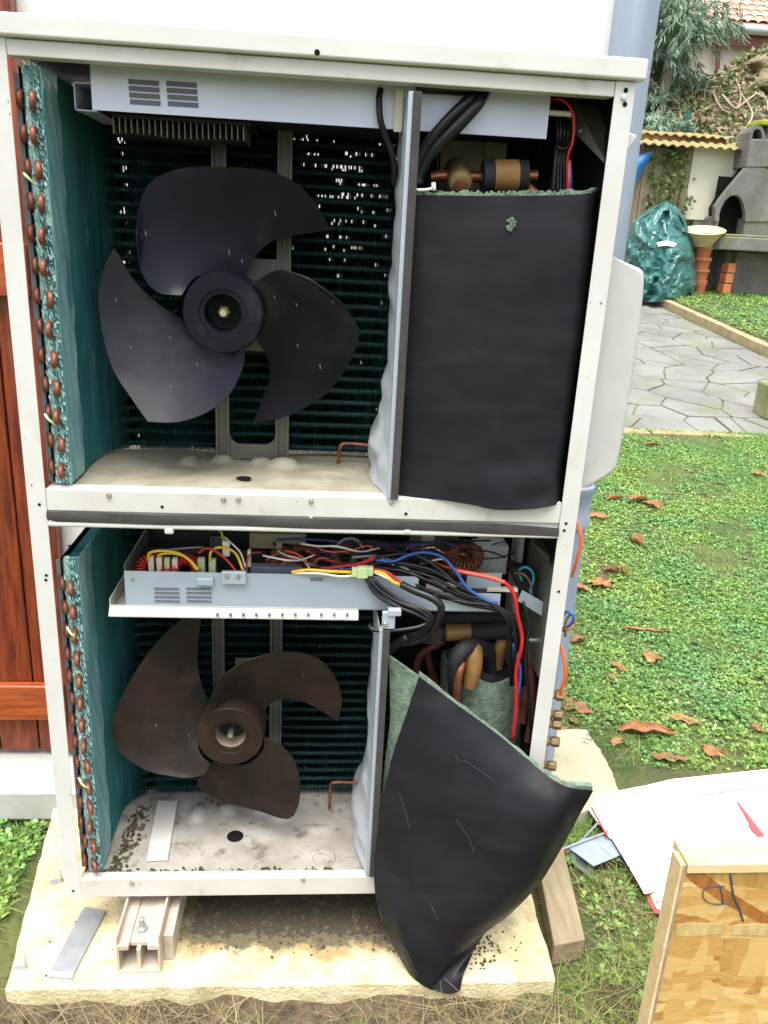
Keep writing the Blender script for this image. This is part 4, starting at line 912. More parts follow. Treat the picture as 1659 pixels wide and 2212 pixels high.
# flat steel bar
q = [PZ(182,1961,.003), PZ(230,1969,.003), PZ(160,2105,.003), PZ(108,2100,.003)]
bar = empty('steel_bar', (q[3][0],q[3][1],0), 'flat grey steel bar lying on the left of the slab', 'metal bar')
MB().prism([(a[0],a[1],.003) for a in q], (0,0,.004)).build('bar', M['galv'], bar, bevel=.0008)
MB().prism([(q[3][0],q[3][1]-.001,.0032),(q[2][0],q[2][1]-.001,.0032),(q[2][0],q[2][1]-.001,.0075),(q[3][0],q[3][1]-.001,.0075)][::1], (0,-.010,-.001)).build('bent_end', M['zinc'], bar, bevel=.0008)
inv(bar)
def clip(px, py, lab):
    c = PZ(px, py, 0); o = MB().box(-.014,.012,-.006,.006,.0005,.003).box(.009,.012,-.006,.006,.003,.026).build('metal_clip', M['galv'], None, bevel=.0006)
    o.location = c; o.rotation_euler.z = .25; tag(o, lab, 'clip', 'small bent clips on the slab')
clip(44,2092,'small bent metal clip at the front left slab corner'); clip(122,1905,'small bent metal clip beside the left post foot')
# crumbs and grit on the slab
def crumbs(n, fn, name, m, lab, cat, rlo=.001, rhi=.004):
    mb = MB()
    for i in range(n):
        x, y = fn(); r = random.uniform(rlo, rhi)*random.random()**.7; a = np.random.randn(3); a /= np.linalg.norm(a); b2 = np.cross(a, np.random.randn(3)); b2 /= np.linalg.norm(b2)
        mb.obox((x, y, r*.4), a*r, b2*r*.8, np.cross(a, b2)*r*.6)
    o = mb.build(name, m); tag(o, lab, cat, kind='stuff')
def cf():
    r = random.random()
    if r < .55: c = PZ(1000+random.gauss(0,45), 2040+random.gauss(0,28), 0)
    elif r < .8: c = (random.uniform(.25,.72), random.gauss(-.005,.03), 0)
    else: c = (random.uniform(-.05,.95), random.uniform(-.10,.1), 0)
    return min(max(c[0],-.06),.95), min(max(c[1],-.1),.3)
crumbs(620, cf, 'soil_crumbs', M['soil'], 'dark soil crumbs scattered on the slab', 'soil')
# damp dirt stain on the slab, a shape of its own with ragged edge
def stain(m):
    nt = m.node_tree; N = nt.nodes; L = nt.links; b = N['Principled BSDF']; src = b.inputs['Base Color'].links[0].from_socket
    tc = N.new('ShaderNodeTexCoord'); sp_ = N.new('ShaderNodeSeparateXYZ'); L.new(tc.outputs['Object'], sp_.inputs[0])
    def mth(op, a, b=None):
        n = N.new('ShaderNodeMath'); n.operation = op
        for i, v in enumerate((a, b)):
            if v is None: continue
            if isinstance(v, (int, float)): n.inputs[i].default_value = v
            else: L.new(v, n.inputs[i])
        return n.outputs[0]
    dx = mth('MAXIMUM', mth('SUBTRACT', mth('ABSOLUTE', mth('SUBTRACT', sp_.outputs[0], .53)), .27), 0.0)
    dy = mth('MAXIMUM', mth('SUBTRACT', mth('ABSOLUTE', mth('SUBTRACT', sp_.outputs[1], .09)), .085), 0.0)
    d = mth('ADD', dx, dy); out = src
    for sc, amp, off, hi, col in ((9, .20, .150, .035, (.27,.20,.09,1)), (22, .14, .105, .014, (.085,.072,.042,1)), (60, .16, .088, .010, (.035,.028,.018,1))):
        n = N.new('ShaderNodeTexNoise'); n.inputs['Scale'].default_value = sc; n.inputs['Detail'].default_value = 8; n.inputs['Roughness'].default_value = .7; L.new(tc.outputs['Object'], n.inputs['Vector'])
        v = mth('ADD', d, mth('SUBTRACT', mth('MULTIPLY', n.outputs[0], amp), off))
        mr = N.new('ShaderNodeMapRange'); mr.inputs[1].default_value = hi; mr.inputs[2].default_value = 0; mr.inputs[4].default_value = .9; L.new(v, mr.inputs[0])
        x = N.new('ShaderNodeMix'); x.data_type = 'RGBA'; L.new(mr.outputs[0], x.inputs[0]); L.new(out, x.inputs[6]); x.inputs[7].default_value = col; out = x.outputs[2]
    L.new(out, b.inputs['Base Color'])
stain(M['concrete'])

# timber beam beside the slab
a, b_ = PZ(1197,2042,-.0), PZ(1265,2028,-.0); c, d = PZ(1217,1833,-.0), PZ(1160,1850,-.0)
dr = np.array([(c[0]+d[0]-a[0]-b_[0])/2, (c[1]+d[1]-a[1]-b_[1])/2, 0]); dr /= np.linalg.norm(dr); L_ = .42
beam = MB().prism([(a[0],a[1],-.0),(b_[0],b_[1],-.0),tuple(np.array(b_)+dr*L_),tuple(np.array(a)+dr*L_)], (0,0,-.058)).build('timber_beam', M['timber'], None, bevel=.004)
tag(beam, 'weathered timber beam lying along the right slab edge', 'timber')

# papers and folder
def flat(pts, z, m, nm, par=None, th=.0006, lift=None):
    q = [PZ(p[0], p[1], z) for p in pts]; return MB().prism([(a[0],a[1],z) for a in q], (0,0,-th)).build(nm, m, par)
fo = empty('document_folder', PZ(1450,1850,-.04), 'open red document folder stuffed with white sheets on the grass', 'folder')
flat([(1258,1731),(1440,1694),(1700,1662),(1700,1900),(1443,1979),(1412,1970),(1352,1843),(1290,1763)], -.030, M['folder'], 'folder_cover', fo, .002)
for k in range(5):
    d_ = random.uniform(-3,3); z = -.027+k*.0022
    flat([(1262+k*2,1733-k),(1330,1722-k*2+d_),(1452,1695-k*3),(1700,1665-k*2),(1700,1900),(1446+d_,1972-k*2),(1418+k,1962-k*3),(1358+d_,1838-k),(1300+k*2,1760)], z, M['paper'], 'sheet', fo)
for (dx_, dy_, rz_) in ((0,0,.0),(14,-10,.06),(-6,12,-.08),(40,4,.12),(70,-16,-.05)):
    pass
for k, pl in enumerate((((1264,1740),(1340,1716),(1372,1800),(1318,1812)),((1290,1758),(1452,1712),(1500,1905),(1392,1932),(1345,1822)),((1350,1736),(1560,1700),(1640,1880),(1420,1950)),((1282,1726),(1400,1702),(1420,1730),(1300,1760)))):
    z = -.0155+k*.0012; q = [PZ(p[0], p[1], z) for p in pl]
    g_ = [[tuple((np.array(q[0])*(1-a)+np.array(q[1])*a)*(1-b)+(np.array(q[3])*(1-a)+np.array(q[2])*a)*b+np.array([0,0,.0035*abs(math.sin(a*3+k))*abs(math.sin(b*4+k*2))+(.010*max(0,.12-b)/.12 if k % 2 else 0)])) for a in np.linspace(0,1,12)] for b in np.linspace(0,1,12)]
    MB().slab(g_, .0005).build('sheet', M['paper'] if k != 1 else M['paper2'], fo, True, angle=0)
# top sheet whose far edge rolls over
g = []; A0 = np.array(PZ(1494,1722,-.0135)); A1 = np.array(PZ(1710,1690,-.0135)); e_ = (A1-A0)/np.linalg.norm(A1-A0); n_ = np.array([-e_[1], e_[0], 0])
for t in np.linspace(0, 1, 26):
    row = []
    for s_ in np.linspace(0, 1, 8):
        rr_ = .021+.003*s_; b0 = A0+(A1-A0)*s_
        if t < .4: o3 = n_*(-.13*(1-t/.4)); 
        else:
            an = (t-.4)/.6*math.pi*1.45; o3 = n_*rr_*math.sin(an)+np.array([0,0,rr_*(1-math.cos(an))])
        row.append(b0+o3+e_*(.045*(1-t/.4) if t < .4 else 0))
    g.append(row)
MB().slab(g, .0004).build('curled_sheet', M['paper'], fo, True, angle=0)
# strap lines and print marks
def line(pts, z, w, m, nm, par): return MB().tube([PZ(p[0], p[1], z) for p in pts], w, 5, True, 3).build(nm, m, par, True, angle=0)
line([(1353,1842),(1400,1872),(1450,1905)], -.0145, .0016, M['folder'], 'strap', fo); line([(1345,1728),(1330,1760),(1310,1800)], -.0145, .0016, M['folder'], 'strap', fo); line([(1278,1745),(1296,1778),(1312,1806)], -.0145, .0028, M['folder'], 'strap', fo)
MB().prism([PZ(*p, -.0135) for p in ((1590,1732),(1595,1733),(1652,1806),(1640,1808),(1625,1796))], (0,0,.0015)).build('ribbon', M['folder'], fo)
line([(1550,1783),(1600,1800),(1622,1806)], -.0140, .0018, M['greyprint'], 'pen', fo); line([(1560,1772),(1600,1782),(1640,1800)], -.0145, .0006, M['ink'], 'pen_line', fo); line([(1500,1750),(1530,1785)], -.0148, .0004, M['greyprint'], 'pen_line', fo)
MB().prism([PZ(*p, -.0145) for p in ((1483,1719),(1493,1718),(1496,1728),(1486,1729))], (0,0,.0006)).build('print_mark', M['greyprint'], fo)
inv(fo)
# bent sheet metal bracket by the folder
br = empty('sheet_metal_offcut', PZ(1290,1850,-.04), 'bent grey sheet metal offcut between beam and folder', 'metal scrap')
MB().prism([PZ(*p,-.025) for p in ((1225,1830),(1300,1800),(1352,1832),(1340,1848),(1282,1872))], (0,0,.0015)).build('plate', M['zinc'], br)
MB().prism([PZ(*p,-.035) for p in ((1340,1849),(1352,1832),(1354,1858),(1330,1862))], (0,0,.0015)).build('folded_edge', M['galv'], br)
MB().prism([PZ(*p,-.05) for p in ((1222,1835),(1282,1873),(1280,1900),(1240,1870))], (0,0,.0015)).build('side_wall', M['galv'], br)
MB().tube([PZ(*p,-.018) for p in ((1212,1836),(1255,1818),(1305,1800),(1320,1792))], .0035, 6).build('rod', M['galv'], br, True)
MB().tube([PZ(*p,-.018) for p in ((1255,1818),(1275,1795),(1300,1770))], .0032, 6).build('rod', M['galv'], br, True)
MB().tube([PZ(*p,-.02) for p in ((1207,1828),(1216,1838),(1222,1842))], .0035, 6).build('red_tip', M['w_red'], br, True)
inv(br)
# loose screws on the paving slab
for i, (px, py, rz) in enumerate(((1260,1592,.3),(1270,1588,1.2),(1276,1600,2.2),(1262,1603,-.6),(1268,1596,2.8))):
    o = MB().tube([(0,0,.003),(.018,0,.003)], .0016, 6, True, 0).lathe((0,0,.003),(1,0,0),[(.0001,-.002),(.0042,-.001),(.0042,.001),(.001,.003)],10).build('loose_screw', M['steel'], None)
    p_ = PZ(px,py,-.010); o.location = p_; o.rotation_euler.z = rz
    tag(o, 'loose bright screw in the little heap on the paving slab', 'screw', 'screws heaped on the paving slab')

# OSB crate at lower right
YF = -.34
tl = P(1480,1868,YF); zt_ = tl[2]; bk = PZ(1462,1812,zt_); th_ = bk[1]-YF
cr_ = empty('wooden_crate', (tl[0]+.2,YF+.1,G0), 'strand board crate panel with pale batten, bottom right corner', 'crate')
xl = tl[0]
MB().box(xl+.006,xl+.50,YF,YF+th_,zt_-.018,zt_).build('top_batten', M['pine'], cr_, bevel=.0015)
MB().box(xl,xl+.50,YF+.004,YF+.016,-.06,zt_-.018).build('front_board', M['osb'], cr_, bevel=.001)
MB().box(xl-.006,xl-.001,YF+.001,YF+th_*.62,-.06,zt_-.002).build('side_board', M['pine'], cr_, bevel=.0015)
MB().box(xl-.0008,xl+.0045,YF+.003,YF+th_*.6,-.06,zt_-.004).build('edge_strip', M['timber'], cr_)
for k, (pl, c_) in enumerate((([(1482,1872),(1500,1872),(1570,1922),(1720,2015),(1720,2036),(1600,1972),(1540,1936),(1484,1896)],(.36,.13,.025)),
        ([(1462,1998),(1500,1993),(1562,1996),(1566,2016),(1500,2022),(1460,2024)],(.58,.42,.17)), ([(1585,2000),(1640,1996),(1720,1994),(1720,2020),(1650,2022),(1580,2020)],(.58,.43,.18)),
        ([(1500,1880),(1560,1876),(1640,1884),(1720,1880),(1720,1930),(1640,1920),(1570,1908)],(.46,.26,.065)))):
    me_ = mat('wood strand', c_, .6, 0, tuple(v*.55 for v in c_), 16, .5, .3, 50, stretch=(1,1,5) if k > 9 else (5,1,1), contrast=(.3,.7)); q = [P(a, b, YF+.0036-.00025*(k % 3)) for a, b in pl]
    q2 = []
    for i_ in range(len(q)):
        p0, p1 = np.array(q[i_]), np.array(q[(i_+1) % len(q)])
        for t_ in np.linspace(0, 1, 5)[:-1]: q2.append(tuple(p0+(p1-p0)*t_+np.array([random.uniform(-.0012,.0012),0,random.uniform(-.0012,.0012)])))
    MB().prism(q2, (0,.0006+.00025*(k % 3)-.0001,0)).build('wood_strand', me_, cr_)
def ink(pts, w, Y): return MB().tube([P(a, b, Y) for a, b in pts], w, 5, True, 4).build('pencil_mark', M['ink'], cr_, True, angle=0)
Yk = YF+.0028
ink([(1553,1915),(1535,1914),(1523,1920),(1518,1932),(1524,1945),(1538,1952),(1553,1953)], .0009, Yk); ink([(1545,1914),(1566,1915)], .0009, Yk); ink([(1556,1916),(1560,1934),(1561,1952)], .0012, Yk); ink([(1545,1953),(1562,1953),(1577,1949)], .0010, Yk)
ink([(1577,1888),(1580,1905),(1585,1935),(1598,1965),(1605,1990)], .0016, Yk)
inv(cr_)

# ================================================================== VEGETATION ON THE LAWN
import time
# keep plants off the hard things
beam_a = np.array(a) if False else None
def blocked(x, y):
    m = (x > -.17)&(x < 1.0)&(y > -.135)&(y < .5)
    m |= (x > .99)&(x < 1.36)&(y > .375)&(y < .78)
    m |= (y > .48)&(y < 4)&(x < 1.1)
    m |= (x > .97)&(x < 1.13)&(y > -.06)&(y < .42)
    m |= (y > 3.93)&(y < 10.3)&(x < 4.99)
    m |= (x > 1.18)&(x < 2.3)&(y > .06)&(y < .62)&(x-1.1 > (.62-y)*.25)&(y > .55-(x-1.12)*1.5)
    oc = PZ(1288,1842,-.03); m |= (x-oc[0])**2+(y-oc[1])**2 < .0042
    return m
def gzn(x, y): return G0 + .088*np.maximum(0, np.minimum(y, 11.5)-.6) + .085*np.clip((x-4.98)/.05,0,1)*(y > 3.9) 
def vis(x, y):
    d = np.stack([x-CP[0], y-CP[1], gzn(x,y)-CP[2]], 1); z = d@FW; u = 829.5+FOC*(d@RT)/z; v = 1106-FOC*(d@UP)/z
    return (z > .1)&(u > -200)&(u < 1900)&(v > 300)&(v < 2500)
def pts(n, x0, x1, y0, y1, patch=None, thr=0):
    x = np.random.uniform(x0, x1, n); y = np.random.uniform(y0, y1, n)
    if patch is not None:
        q_ = np.array([NZ.fractal(Vector((a_*3.1+patch, b_*3.1, patch)), 1.0, 2.0, 4) for a_, b_ in zip(x, y)]); k = (q_*3+np.random.uniform(-1.2, 1.2, n)) > thr; x, y = x[k], y[k]
    k = ~blocked(x, y) & vis(x, y); return x[k], y[k]
def clover(x, y, s0, s1, name, m, h=.012):
    n = len(x); z = gzn(x, y)+np.random.uniform(.002, h, n); s = np.random.uniform(s0, s1, n); V = []; F = []
    th = np.random.uniform(0, 6.28, n); k0 = 0
    for l in range(3):
        a = th+l*2.094; tilt = np.random.uniform(-.1,.75,n); w = s*.95
        dx, dy = np.cos(a), np.sin(a); px, py = -dy, dx
        c0 = np.stack([x, y, z], 1)
        d = np.stack([dx*np.cos(tilt), dy*np.cos(tilt), np.sin(tilt)], 1); p_ = np.stack([px, py, np.random.uniform(-.3,.3,n)], 1)
        q0 = c0; q1 = c0+d*s[:,None]*.7+p_*w[:,None]*.5; q2 = c0+d*s[:,None]*1.05; q3 = c0+d*s[:,None]*.7-p_*w[:,None]*.5
        V.append(np.stack([q0,q1,q2,q3],1).reshape(-1,3)); F.append(np.arange(n*4).reshape(-1,4)+k0); k0 += n*4
    return npmesh(name, np.concatenate(V), np.concatenate(F))
def blades(x, y, h0, h1, w0, name, lean=.6, curve=.4):
    n = len(x); z = gzn(x, y)-.003; h = np.random.uniform(h0, h1, n); a = np.random.uniform(0, 6.28, n); ln = np.random.uniform(.1, lean, n); w = np.random.uniform(.6,1.2,n)*w0
    d = np.stack([np.cos(a), np.sin(a), np.zeros(n)], 1); b = np.random.uniform(0,6.28,n); s = np.stack([np.cos(b), np.sin(b), np.zeros(n)], 1); up = np.array([0,0,1.])
    c0 = np.stack([x,y,z],1); c1 = c0+(d*ln[:,None]*.45+up)*h[:,None]*.55; c2 = c0+(d*(ln+curve)[:,None]+up*(1-.35*ln)[:,None])*h[:,None]
    V = np.stack([c0-s*w[:,None], c0+s*w[:,None], c1+s*w[:,None]*.8, c1-s*w[:,None]*.8, c2+s*w[:,None]*.15, c2-s*w[:,None]*.15],1).reshape(-1,3)
    i = np.arange(n)*6; F = np.concatenate([np.stack([i,i+1,i+2,i+3],1), np.stack([i+3,i+2,i+4,i+5],1)]); return npmesh(name, V, F)
def cat(meshes): pass
x, y = pts(110000, 1.0, 4.2, .25, 4.0, 1.3, -.45); a = clover(x, y, .0065, .014, 'clover', M['clover'])
tag(link('clover', a, M['clover']), 'low clover and lawn weeds right of the machine', 'clover', kind='stuff')
x, y = pts(110000, 1.0, 4.2, -.5, 4.0, 4.1, -.9); a = blades(x, y, .012, .045, .0011, 'grass', 1.2, .6)
tag(link('grass', a, M['grass']), 'short green grass among the clover right of the machine', 'grass', kind='stuff')
x, y = pts(9000, 1.0, 4.2, -.4, 4.0, 7.7, .5); a = blades(x, y, .04, .085, .0013, 'tall_grass', 1.0, .5)
tag(link('tall_grass', a, M['grass']), 'longer grass tufts in the lawn right of the machine', 'grass', kind='stuff')
x, y = pts(3500, 1.0, 4.2, -.4, 4.0, 12.1, .6); a = blades(x, y, .015, .05, .001, 'thatch', 2.2, .8)
tag(link('thatch', a, M['straw']), 'dry thatch and dead stalks among the lawn', 'dry grass', kind='stuff')
x, y = pts(7000, 1.0, 1.7, -.5, .5, 5.5, -.4); a = blades(x, y, .02, .07, .0012, 'grass', 1.3, .7)
tag(link('grass', a, M['grass']), 'green grass between the beam and the strand board', 'grass', kind='stuff')
x, y = pts(900, 1.03, 1.5, -.2, .35, 8.5, .2); a = clover(x, y, .006, .015, 'weeds', M['clover'], .02)
tag(link('weeds', a, M['clover']), 'small weeds around the beam and offcut', 'weeds', kind='stuff')
x, y = pts(2600, -.8, -.13, -.25, .5, 2.2, -1.6); a = clover(x, y, .007, .018, 'weeds', M['clover'], .03)
tag(link('weeds', a, M['clover']), 'leafy weeds at the left of the slab', 'weeds', kind='stuff')
x, y = pts(9000, -.8, -.12, -.3, .5); a = blades(x, y, .015, .06, .0011, 'grass', 1.2, .6)
tag(link('grass', a, M['grass']), 'thin grass at the left of the slab', 'grass', kind='stuff')
x, y = pts(20000, -.4, 1.6, -.55, .35, 3.3, -.9); k = ((y < -.1)|(x > 1.0))&(np.random.rand(len(x)) < np.where(x > 1.0, .45, 1)); x, y = x[k], y[k]; a = blades(x, y, .02, .085, .0009, 'dry_grass', 1.9, 1.2)
tag(link('dry_grass', a, M['straw']), 'tangled dry grass along the front of the slab', 'dry grass', kind='stuff')
x, y = pts(60000, 4.99, 14, 4.2, 11.5, 1.9, -1.6); a = clover(x, y, .014, .032, 'lawn_cover', M['clover'], .03)
tag(link('lawn_cover', a, M['clover']), 'bright mossy lawn beyond the kerb', 'lawn', kind='stuff')
# soil strip in the foreground
xs = np.linspace(-1.2,1.5,110); ys = np.linspace(-1.0,-.118,50); X, Y = np.meshgrid(xs, ys); Z = G0+.010+.005*np.sin(X*23+Y*9)+.004*np.sin(X*51)*np.sin(Y*63)+np.random.uniform(-.004,.004,X.shape)+.022*np.exp((Y+.125)/.02)*(.5+.5*np.sin(X*13)*np.sin(X*29+1)); Z -= .02*np.clip((X-1.15)/.2,0,1)
i = np.arange(49)[:,None]*110+np.arange(109)
o = link('soil', npmesh('soil', np.stack([X,Y,Z],-1).reshape(-1,3), np.stack([i,i+1,i+111,i+110],-1).reshape(-1,4)), M['soil'], smooth=True, angle=0); tag(o, kind='structure')
xs = np.linspace(1.0,1.22,12); 
crumbs(500, lambda: (random.uniform(-.2,1.4), random.uniform(-.4,-.13)), 'soil_clods', M['soil'], 'small clods and grit in front of the slab', 'soil', .002, .007)
bpy.data.objects['soil_clods'].location.z = G0+.012

# dead leaves: curled, ribbed blades
def leaf_mesh(l, w, curl, seed):
    rnd = random.Random(seed); g = []
    for i in range(15):
        t = i/14; ww = w*(math.sin(math.pi*min(1,t*1.05)**.8)**.7)*(1+.12*math.sin(t*40+seed)); row = []
        for k in range(7):
            s_ = (k-3)/3; x = (t-.5)*l; ww2 = ww*(1+.35*math.sin(t*17+seed*3+(2 if s_ > 0 else 0)))*(.75 if s_ > 0 else 1.1); y = s_*ww2*.5*math.cos(curl*abs(s_)*.9); z = .004+abs(s_)*ww*.5*math.sin(curl*abs(s_)*.9)+.004*math.sin(t*3+seed)+.0012*math.sin(t*55)*abs(s_)
            row.append((x, y+.1*l*math.sin(t*2.6+seed)*.5, z+rnd.uniform(-.0006,.0006)))
        g.append(row)
    return MB().slab(g, .0007)
LEAFM = [M['deadleaf'], mat('pale dead leaf', (.40,.20,.085), .7, 0, (.22,.09,.035), 30, .5, .6, 60, bdist=.003), mat('dark dead leaf', (.16,.065,.028), .7, 0, (.30,.13,.05), 30, .5, .6, 60, bdist=.003)]
LV = [(1330,1080,46,12,.1,'small brown leaf beneath the cover, left of a pair'),(1380,1082,60,20,.6,'brown curled leaf near the patio kerb, left of two crossed ones'),(1405,1093,44,28,2.3,'brown crumpled leaf with hooked end near the patio kerb'),(1288,1118,66,18,-.5,'long brown leaf on the lawn just right of the downpipe joint'),(1375,1175,38,26,-.9,'brown folded leaf alone in the middle of the lawn'),(1325,1235,52,18,.1,'brown arched leaf above the twin orange leaf by the downpipe'),(1297,1262,55,30,-.8,'broad orange brown leaf beside the downpipe'),(1250,1275,48,24,-.6,'ribbed brown leaf half behind the downpipe'),(1345,1240,36,16,-.9,'short brown leaf tip touching the arched leaf'),(1395,1360,105,10,-.15,'thin twig like brown leaf across the middle lawn'),(1403,1422,48,26,.9,'rounded brown leaf standing out in the lower lawn'),(1252,1385,42,18,.3,'brown curled leaf low beside the orange cable'),(1340,1445,48,12,-.7,'narrow brown leaf left in the lower lawn clump'),(1320,1462,30,18,1.4,'small dark leaf below the narrow one in the lawn'),(1245,1530,80,26,-.7,'long curved brown leaf beside the brass nuts'),(1400,1585,130,26,-.16,'longest ribbed brown leaf lying in front of the papers'),(1485,1558,74,22,-.15,'ribbed brown leaf right of the longest one'),(1447,1638,76,24,-.35,'wrinkled brown leaf just above the papers'),(1535,1625,36,28,.9,'pale brown torn leaf above the curled paper'),(1335,1605,42,16,.9,'small brown leaf at the left end of the longest leaf'),(1240,1560,26,16,-.6,'tiny red brown leaf at the paving slab corner'),(1410,962,40,10,.05,'brown leaf right under the patio kerb'),(1637,1028,30,12,-.8,'brown leaf at the right edge of the lawn near the kerb'),(1638,1575,30,12,-.8,'small brown leaf at the right edge above the papers'),(1215,1575,26,14,.2,'small orange leaf against the brass nuts'),(115,1782,24,34,1.5,'orange brown leaf tucked beside the left post')]
for i, (px, py, lp, wp, rz, lab) in enumerate(LV):
    c = PG(px, py, .012); dist = np.linalg.norm(np.array(c)-CP); l = lp/FOC*dist*.97; w = wp/FOC*dist*1.5
    o = leaf_mesh(l, w, random.uniform(.3,1.1), i*1.7).build('dead_leaf', LEAFM[i*7 % 3], None, True, angle=70)
    o.location = c; o.rotation_euler = (random.uniform(-.15,.15), random.uniform(-.1,.1), rz); tag(o, lab, 'leaf', 'dead leaves fallen on the lawn')

# ================================================================== PATIO
pat = empty('patio', (3.5, 6.5, .4)); tag(pat, kind='structure')
def pz(x, y): return G0+.088*(y-.6)-.012
def patch(poly, dz, nm, m, th=.03, bev=0, par=None): 
    return MB().prism([(p[0],p[1],pz(p[0],p[1])+dz) for p in poly], (0,0,-th)).build(nm, m, par, bevel=bev)
patch([(1.2,3.95),(4.88,3.95),(4.88,10.3),(1.2,10.3)], -.012, 'joint_bed', M['joint'], .05, 0, pat)
P0 = []
yy = 4.0
while yy < 10.3:
    xx = 1.3
    while xx < 4.95: P0.append((xx+random.uniform(-.21,.21), yy+random.uniform(-.16,.16))); xx += .40
    yy += .25 if yy < 6.5 else .34
def clipp(poly, mx, my, nx, ny):
    out = []
    for i in range(len(poly)):
        a, b = poly[i], poly[(i+1) % len(poly)]; da = (a[0]-mx)*nx+(a[1]-my)*ny; db = (b[0]-mx)*nx+(b[1]-my)*ny
        if da <= 0: out.append(a)
        if (da < 0 < db) or (db < 0 < da): t = da/(da-db); out.append((a[0]+t*(b[0]-a[0]), a[1]+t*(b[1]-a[1])))
    return out
cnt = 0
for p_ in P0:
    poly = [(1.2,3.99),(4.87,3.99),(4.87,10.3),(1.2,10.3)]
    for q_ in P0:
        if q_ is p_ or abs(q_[0]-p_[0]) > 1.2 or abs(q_[1]-p_[1]) > 1.2: continue
        nx, ny = q_[0]-p_[0], q_[1]-p_[1]; L_ = math.hypot(nx, ny); nx /= L_; ny /= L_
        poly = clipp(poly, (p_[0]+q_[0])/2-nx*.008, (p_[1]+q_[1])/2-ny*.008, nx, ny)
        if len(poly) < 3: break
    if len(poly) < 3: continue
    c = np.array(poly); u = 829.5+FOC*((np.append(c.mean(0),.4)-CP)@RT)/((np.append(c.mean(0),.4)-CP)@FW)
    if u > 1760 or u < 1180: continue
    patch(poly, random.uniform(-.003,.004), 'flagstone', M['flag'], .02, .004, pat); cnt += 1
inv(pat)
# right kerb and near kerb
def kerb(a, b, w, h, lab, n, zt):
    k = empty('kerb', (*((np.array(a)+np.array(b))/2), 0)); tag(k, lab, 'kerb'); a, b = np.array(a), np.array(b); d = (b-a)/n; L_ = np.linalg.norm(b-a); s_ = np.array([-(b-a)[1], (b-a)[0]])/L_*w
    for i in range(n):
        p0 = a+d*i+d*.008; p1 = a+d*(i+1)-d*.008; q = [p0, p1, p1+s_, p0+s_]
        MB().prism([(v[0],v[1],pz(v[0],v[1])+zt+random.uniform(-.004,.004)) for v in q], (0,0,-h)).build('kerb_block', M['kerb'], k, bevel=.008)
    inv(k)
kerb((4.98,3.6), (4.98,10.6), .10, .20, 'ochre kerb rising between patio and far lawn', 9, .10)
kerb((4.98,3.90), (1.2,3.97), .10, .16, 'low near kerb between patio and clover lawn', 5, .022)
bx = PG(1640,905); mbk = MB().box(0,.5,0,.22,0,.26).build('stone_block', M['moss'], None, bevel=.02); mbk.location = (bx[0]+.05, bx[1]+.0, bx[2]-.01); tag(mbk, 'mossy green concrete block on the patio edge', 'block')

# ================================================================== BACKGROUND
YB = 10.5
M['b_concrete'] = mat('sooty precast concrete', (.11,.105,.10), .9, 0, (.19,.18,.16), 3, .5, .5, 20, bdist=.01, dirt=(.10,.115,.05), dscale=2.5, dlo=.52, dhi=.7)
M['b_cream'] = mat('cream panel', (.66,.64,.50), .8, 0, (.58,.56,.43), 2)
M['b_board'] = mat('weathered brown board', (.33,.26,.17), .85, 0, (.22,.17,.10), 2.2, .5, .4, 20, stretch=(4,1,.6), dirt=(.12,.12,.05), dscale=4, dlo=.55, dhi=.7)
M['b_corr'] = mat('mossy corrugated sheet', (.24,.20,.085), .9, 0, (.20,.18,.06), 3, .5, .5, 20, dirt=(.16,.08,.03), dscale=4, dlo=.55, dhi=.7)
M['b_rust'] = mat('rusty gap board', (.11,.045,.015), .9, 0, (.2,.09,.03), 6)
M['tarp'] = mat('dark green tarpaulin', (.022,.090,.082), .32, 0, (.05,.16,.145), 3, .5, .12, 14, bdist=.02)
M['tarpblue'] = mat('blue tarpaulin', (.03,.22,.55), .45, 0, (.015,.12,.32), 4)
M['terra'] = mat('terracotta', (.45,.13,.055), .8, 0, (.33,.12,.06), 4)
M['cbowl'] = mat('buff bowl', (.60,.44,.27), .7, 0, (.50,.36,.2), 4)
M['needle'] = mat('conifer needles', (.14,.215,.145), .7, 0, (.22,.31,.215), 1.2, .5, island=.35, trans=.15)
M['ivy'] = mat('ivy leaf', (.065,.12,.03), .5, 0, (.13,.18,.045), 1, .5, island=.5, trans=.1)
M['bramble'] = mat('brown bank growth', (.15,.12,.055), .95, 0, (.26,.20,.12), 2.2, .5, .9, 6, bdist=.2, dirt=(.07,.10,.03), dscale=1.4, dlo=.46, dhi=.6)
M['twig'] = mat('pale dry twig', (.38,.32,.24), .8, 0, (.25,.2,.14), 4)
M['rooftile'] = mat('faded red tile', (.50,.17,.11), .8, 0, (.58,.30,.22), 2.5, .5, 0, dirt=(.60,.50,.42), dscale=1.6, dlo=.52, dhi=.6, stretch=(1,1,2))
M['housewall'] = mat('pale pink house wall', (.62,.54,.48), .9, 0, (.56,.48,.42), 1)
M['fascia'] = mat('dark red fascia', (.16,.045,.04), .6)
M['gutter'] = mat('zinc gutter', (.42,.45,.45), .5, .3)
M['brick'] = mat('hollow orange brick', (.58,.20,.08), .8, 0, (.45,.15,.06), 8)
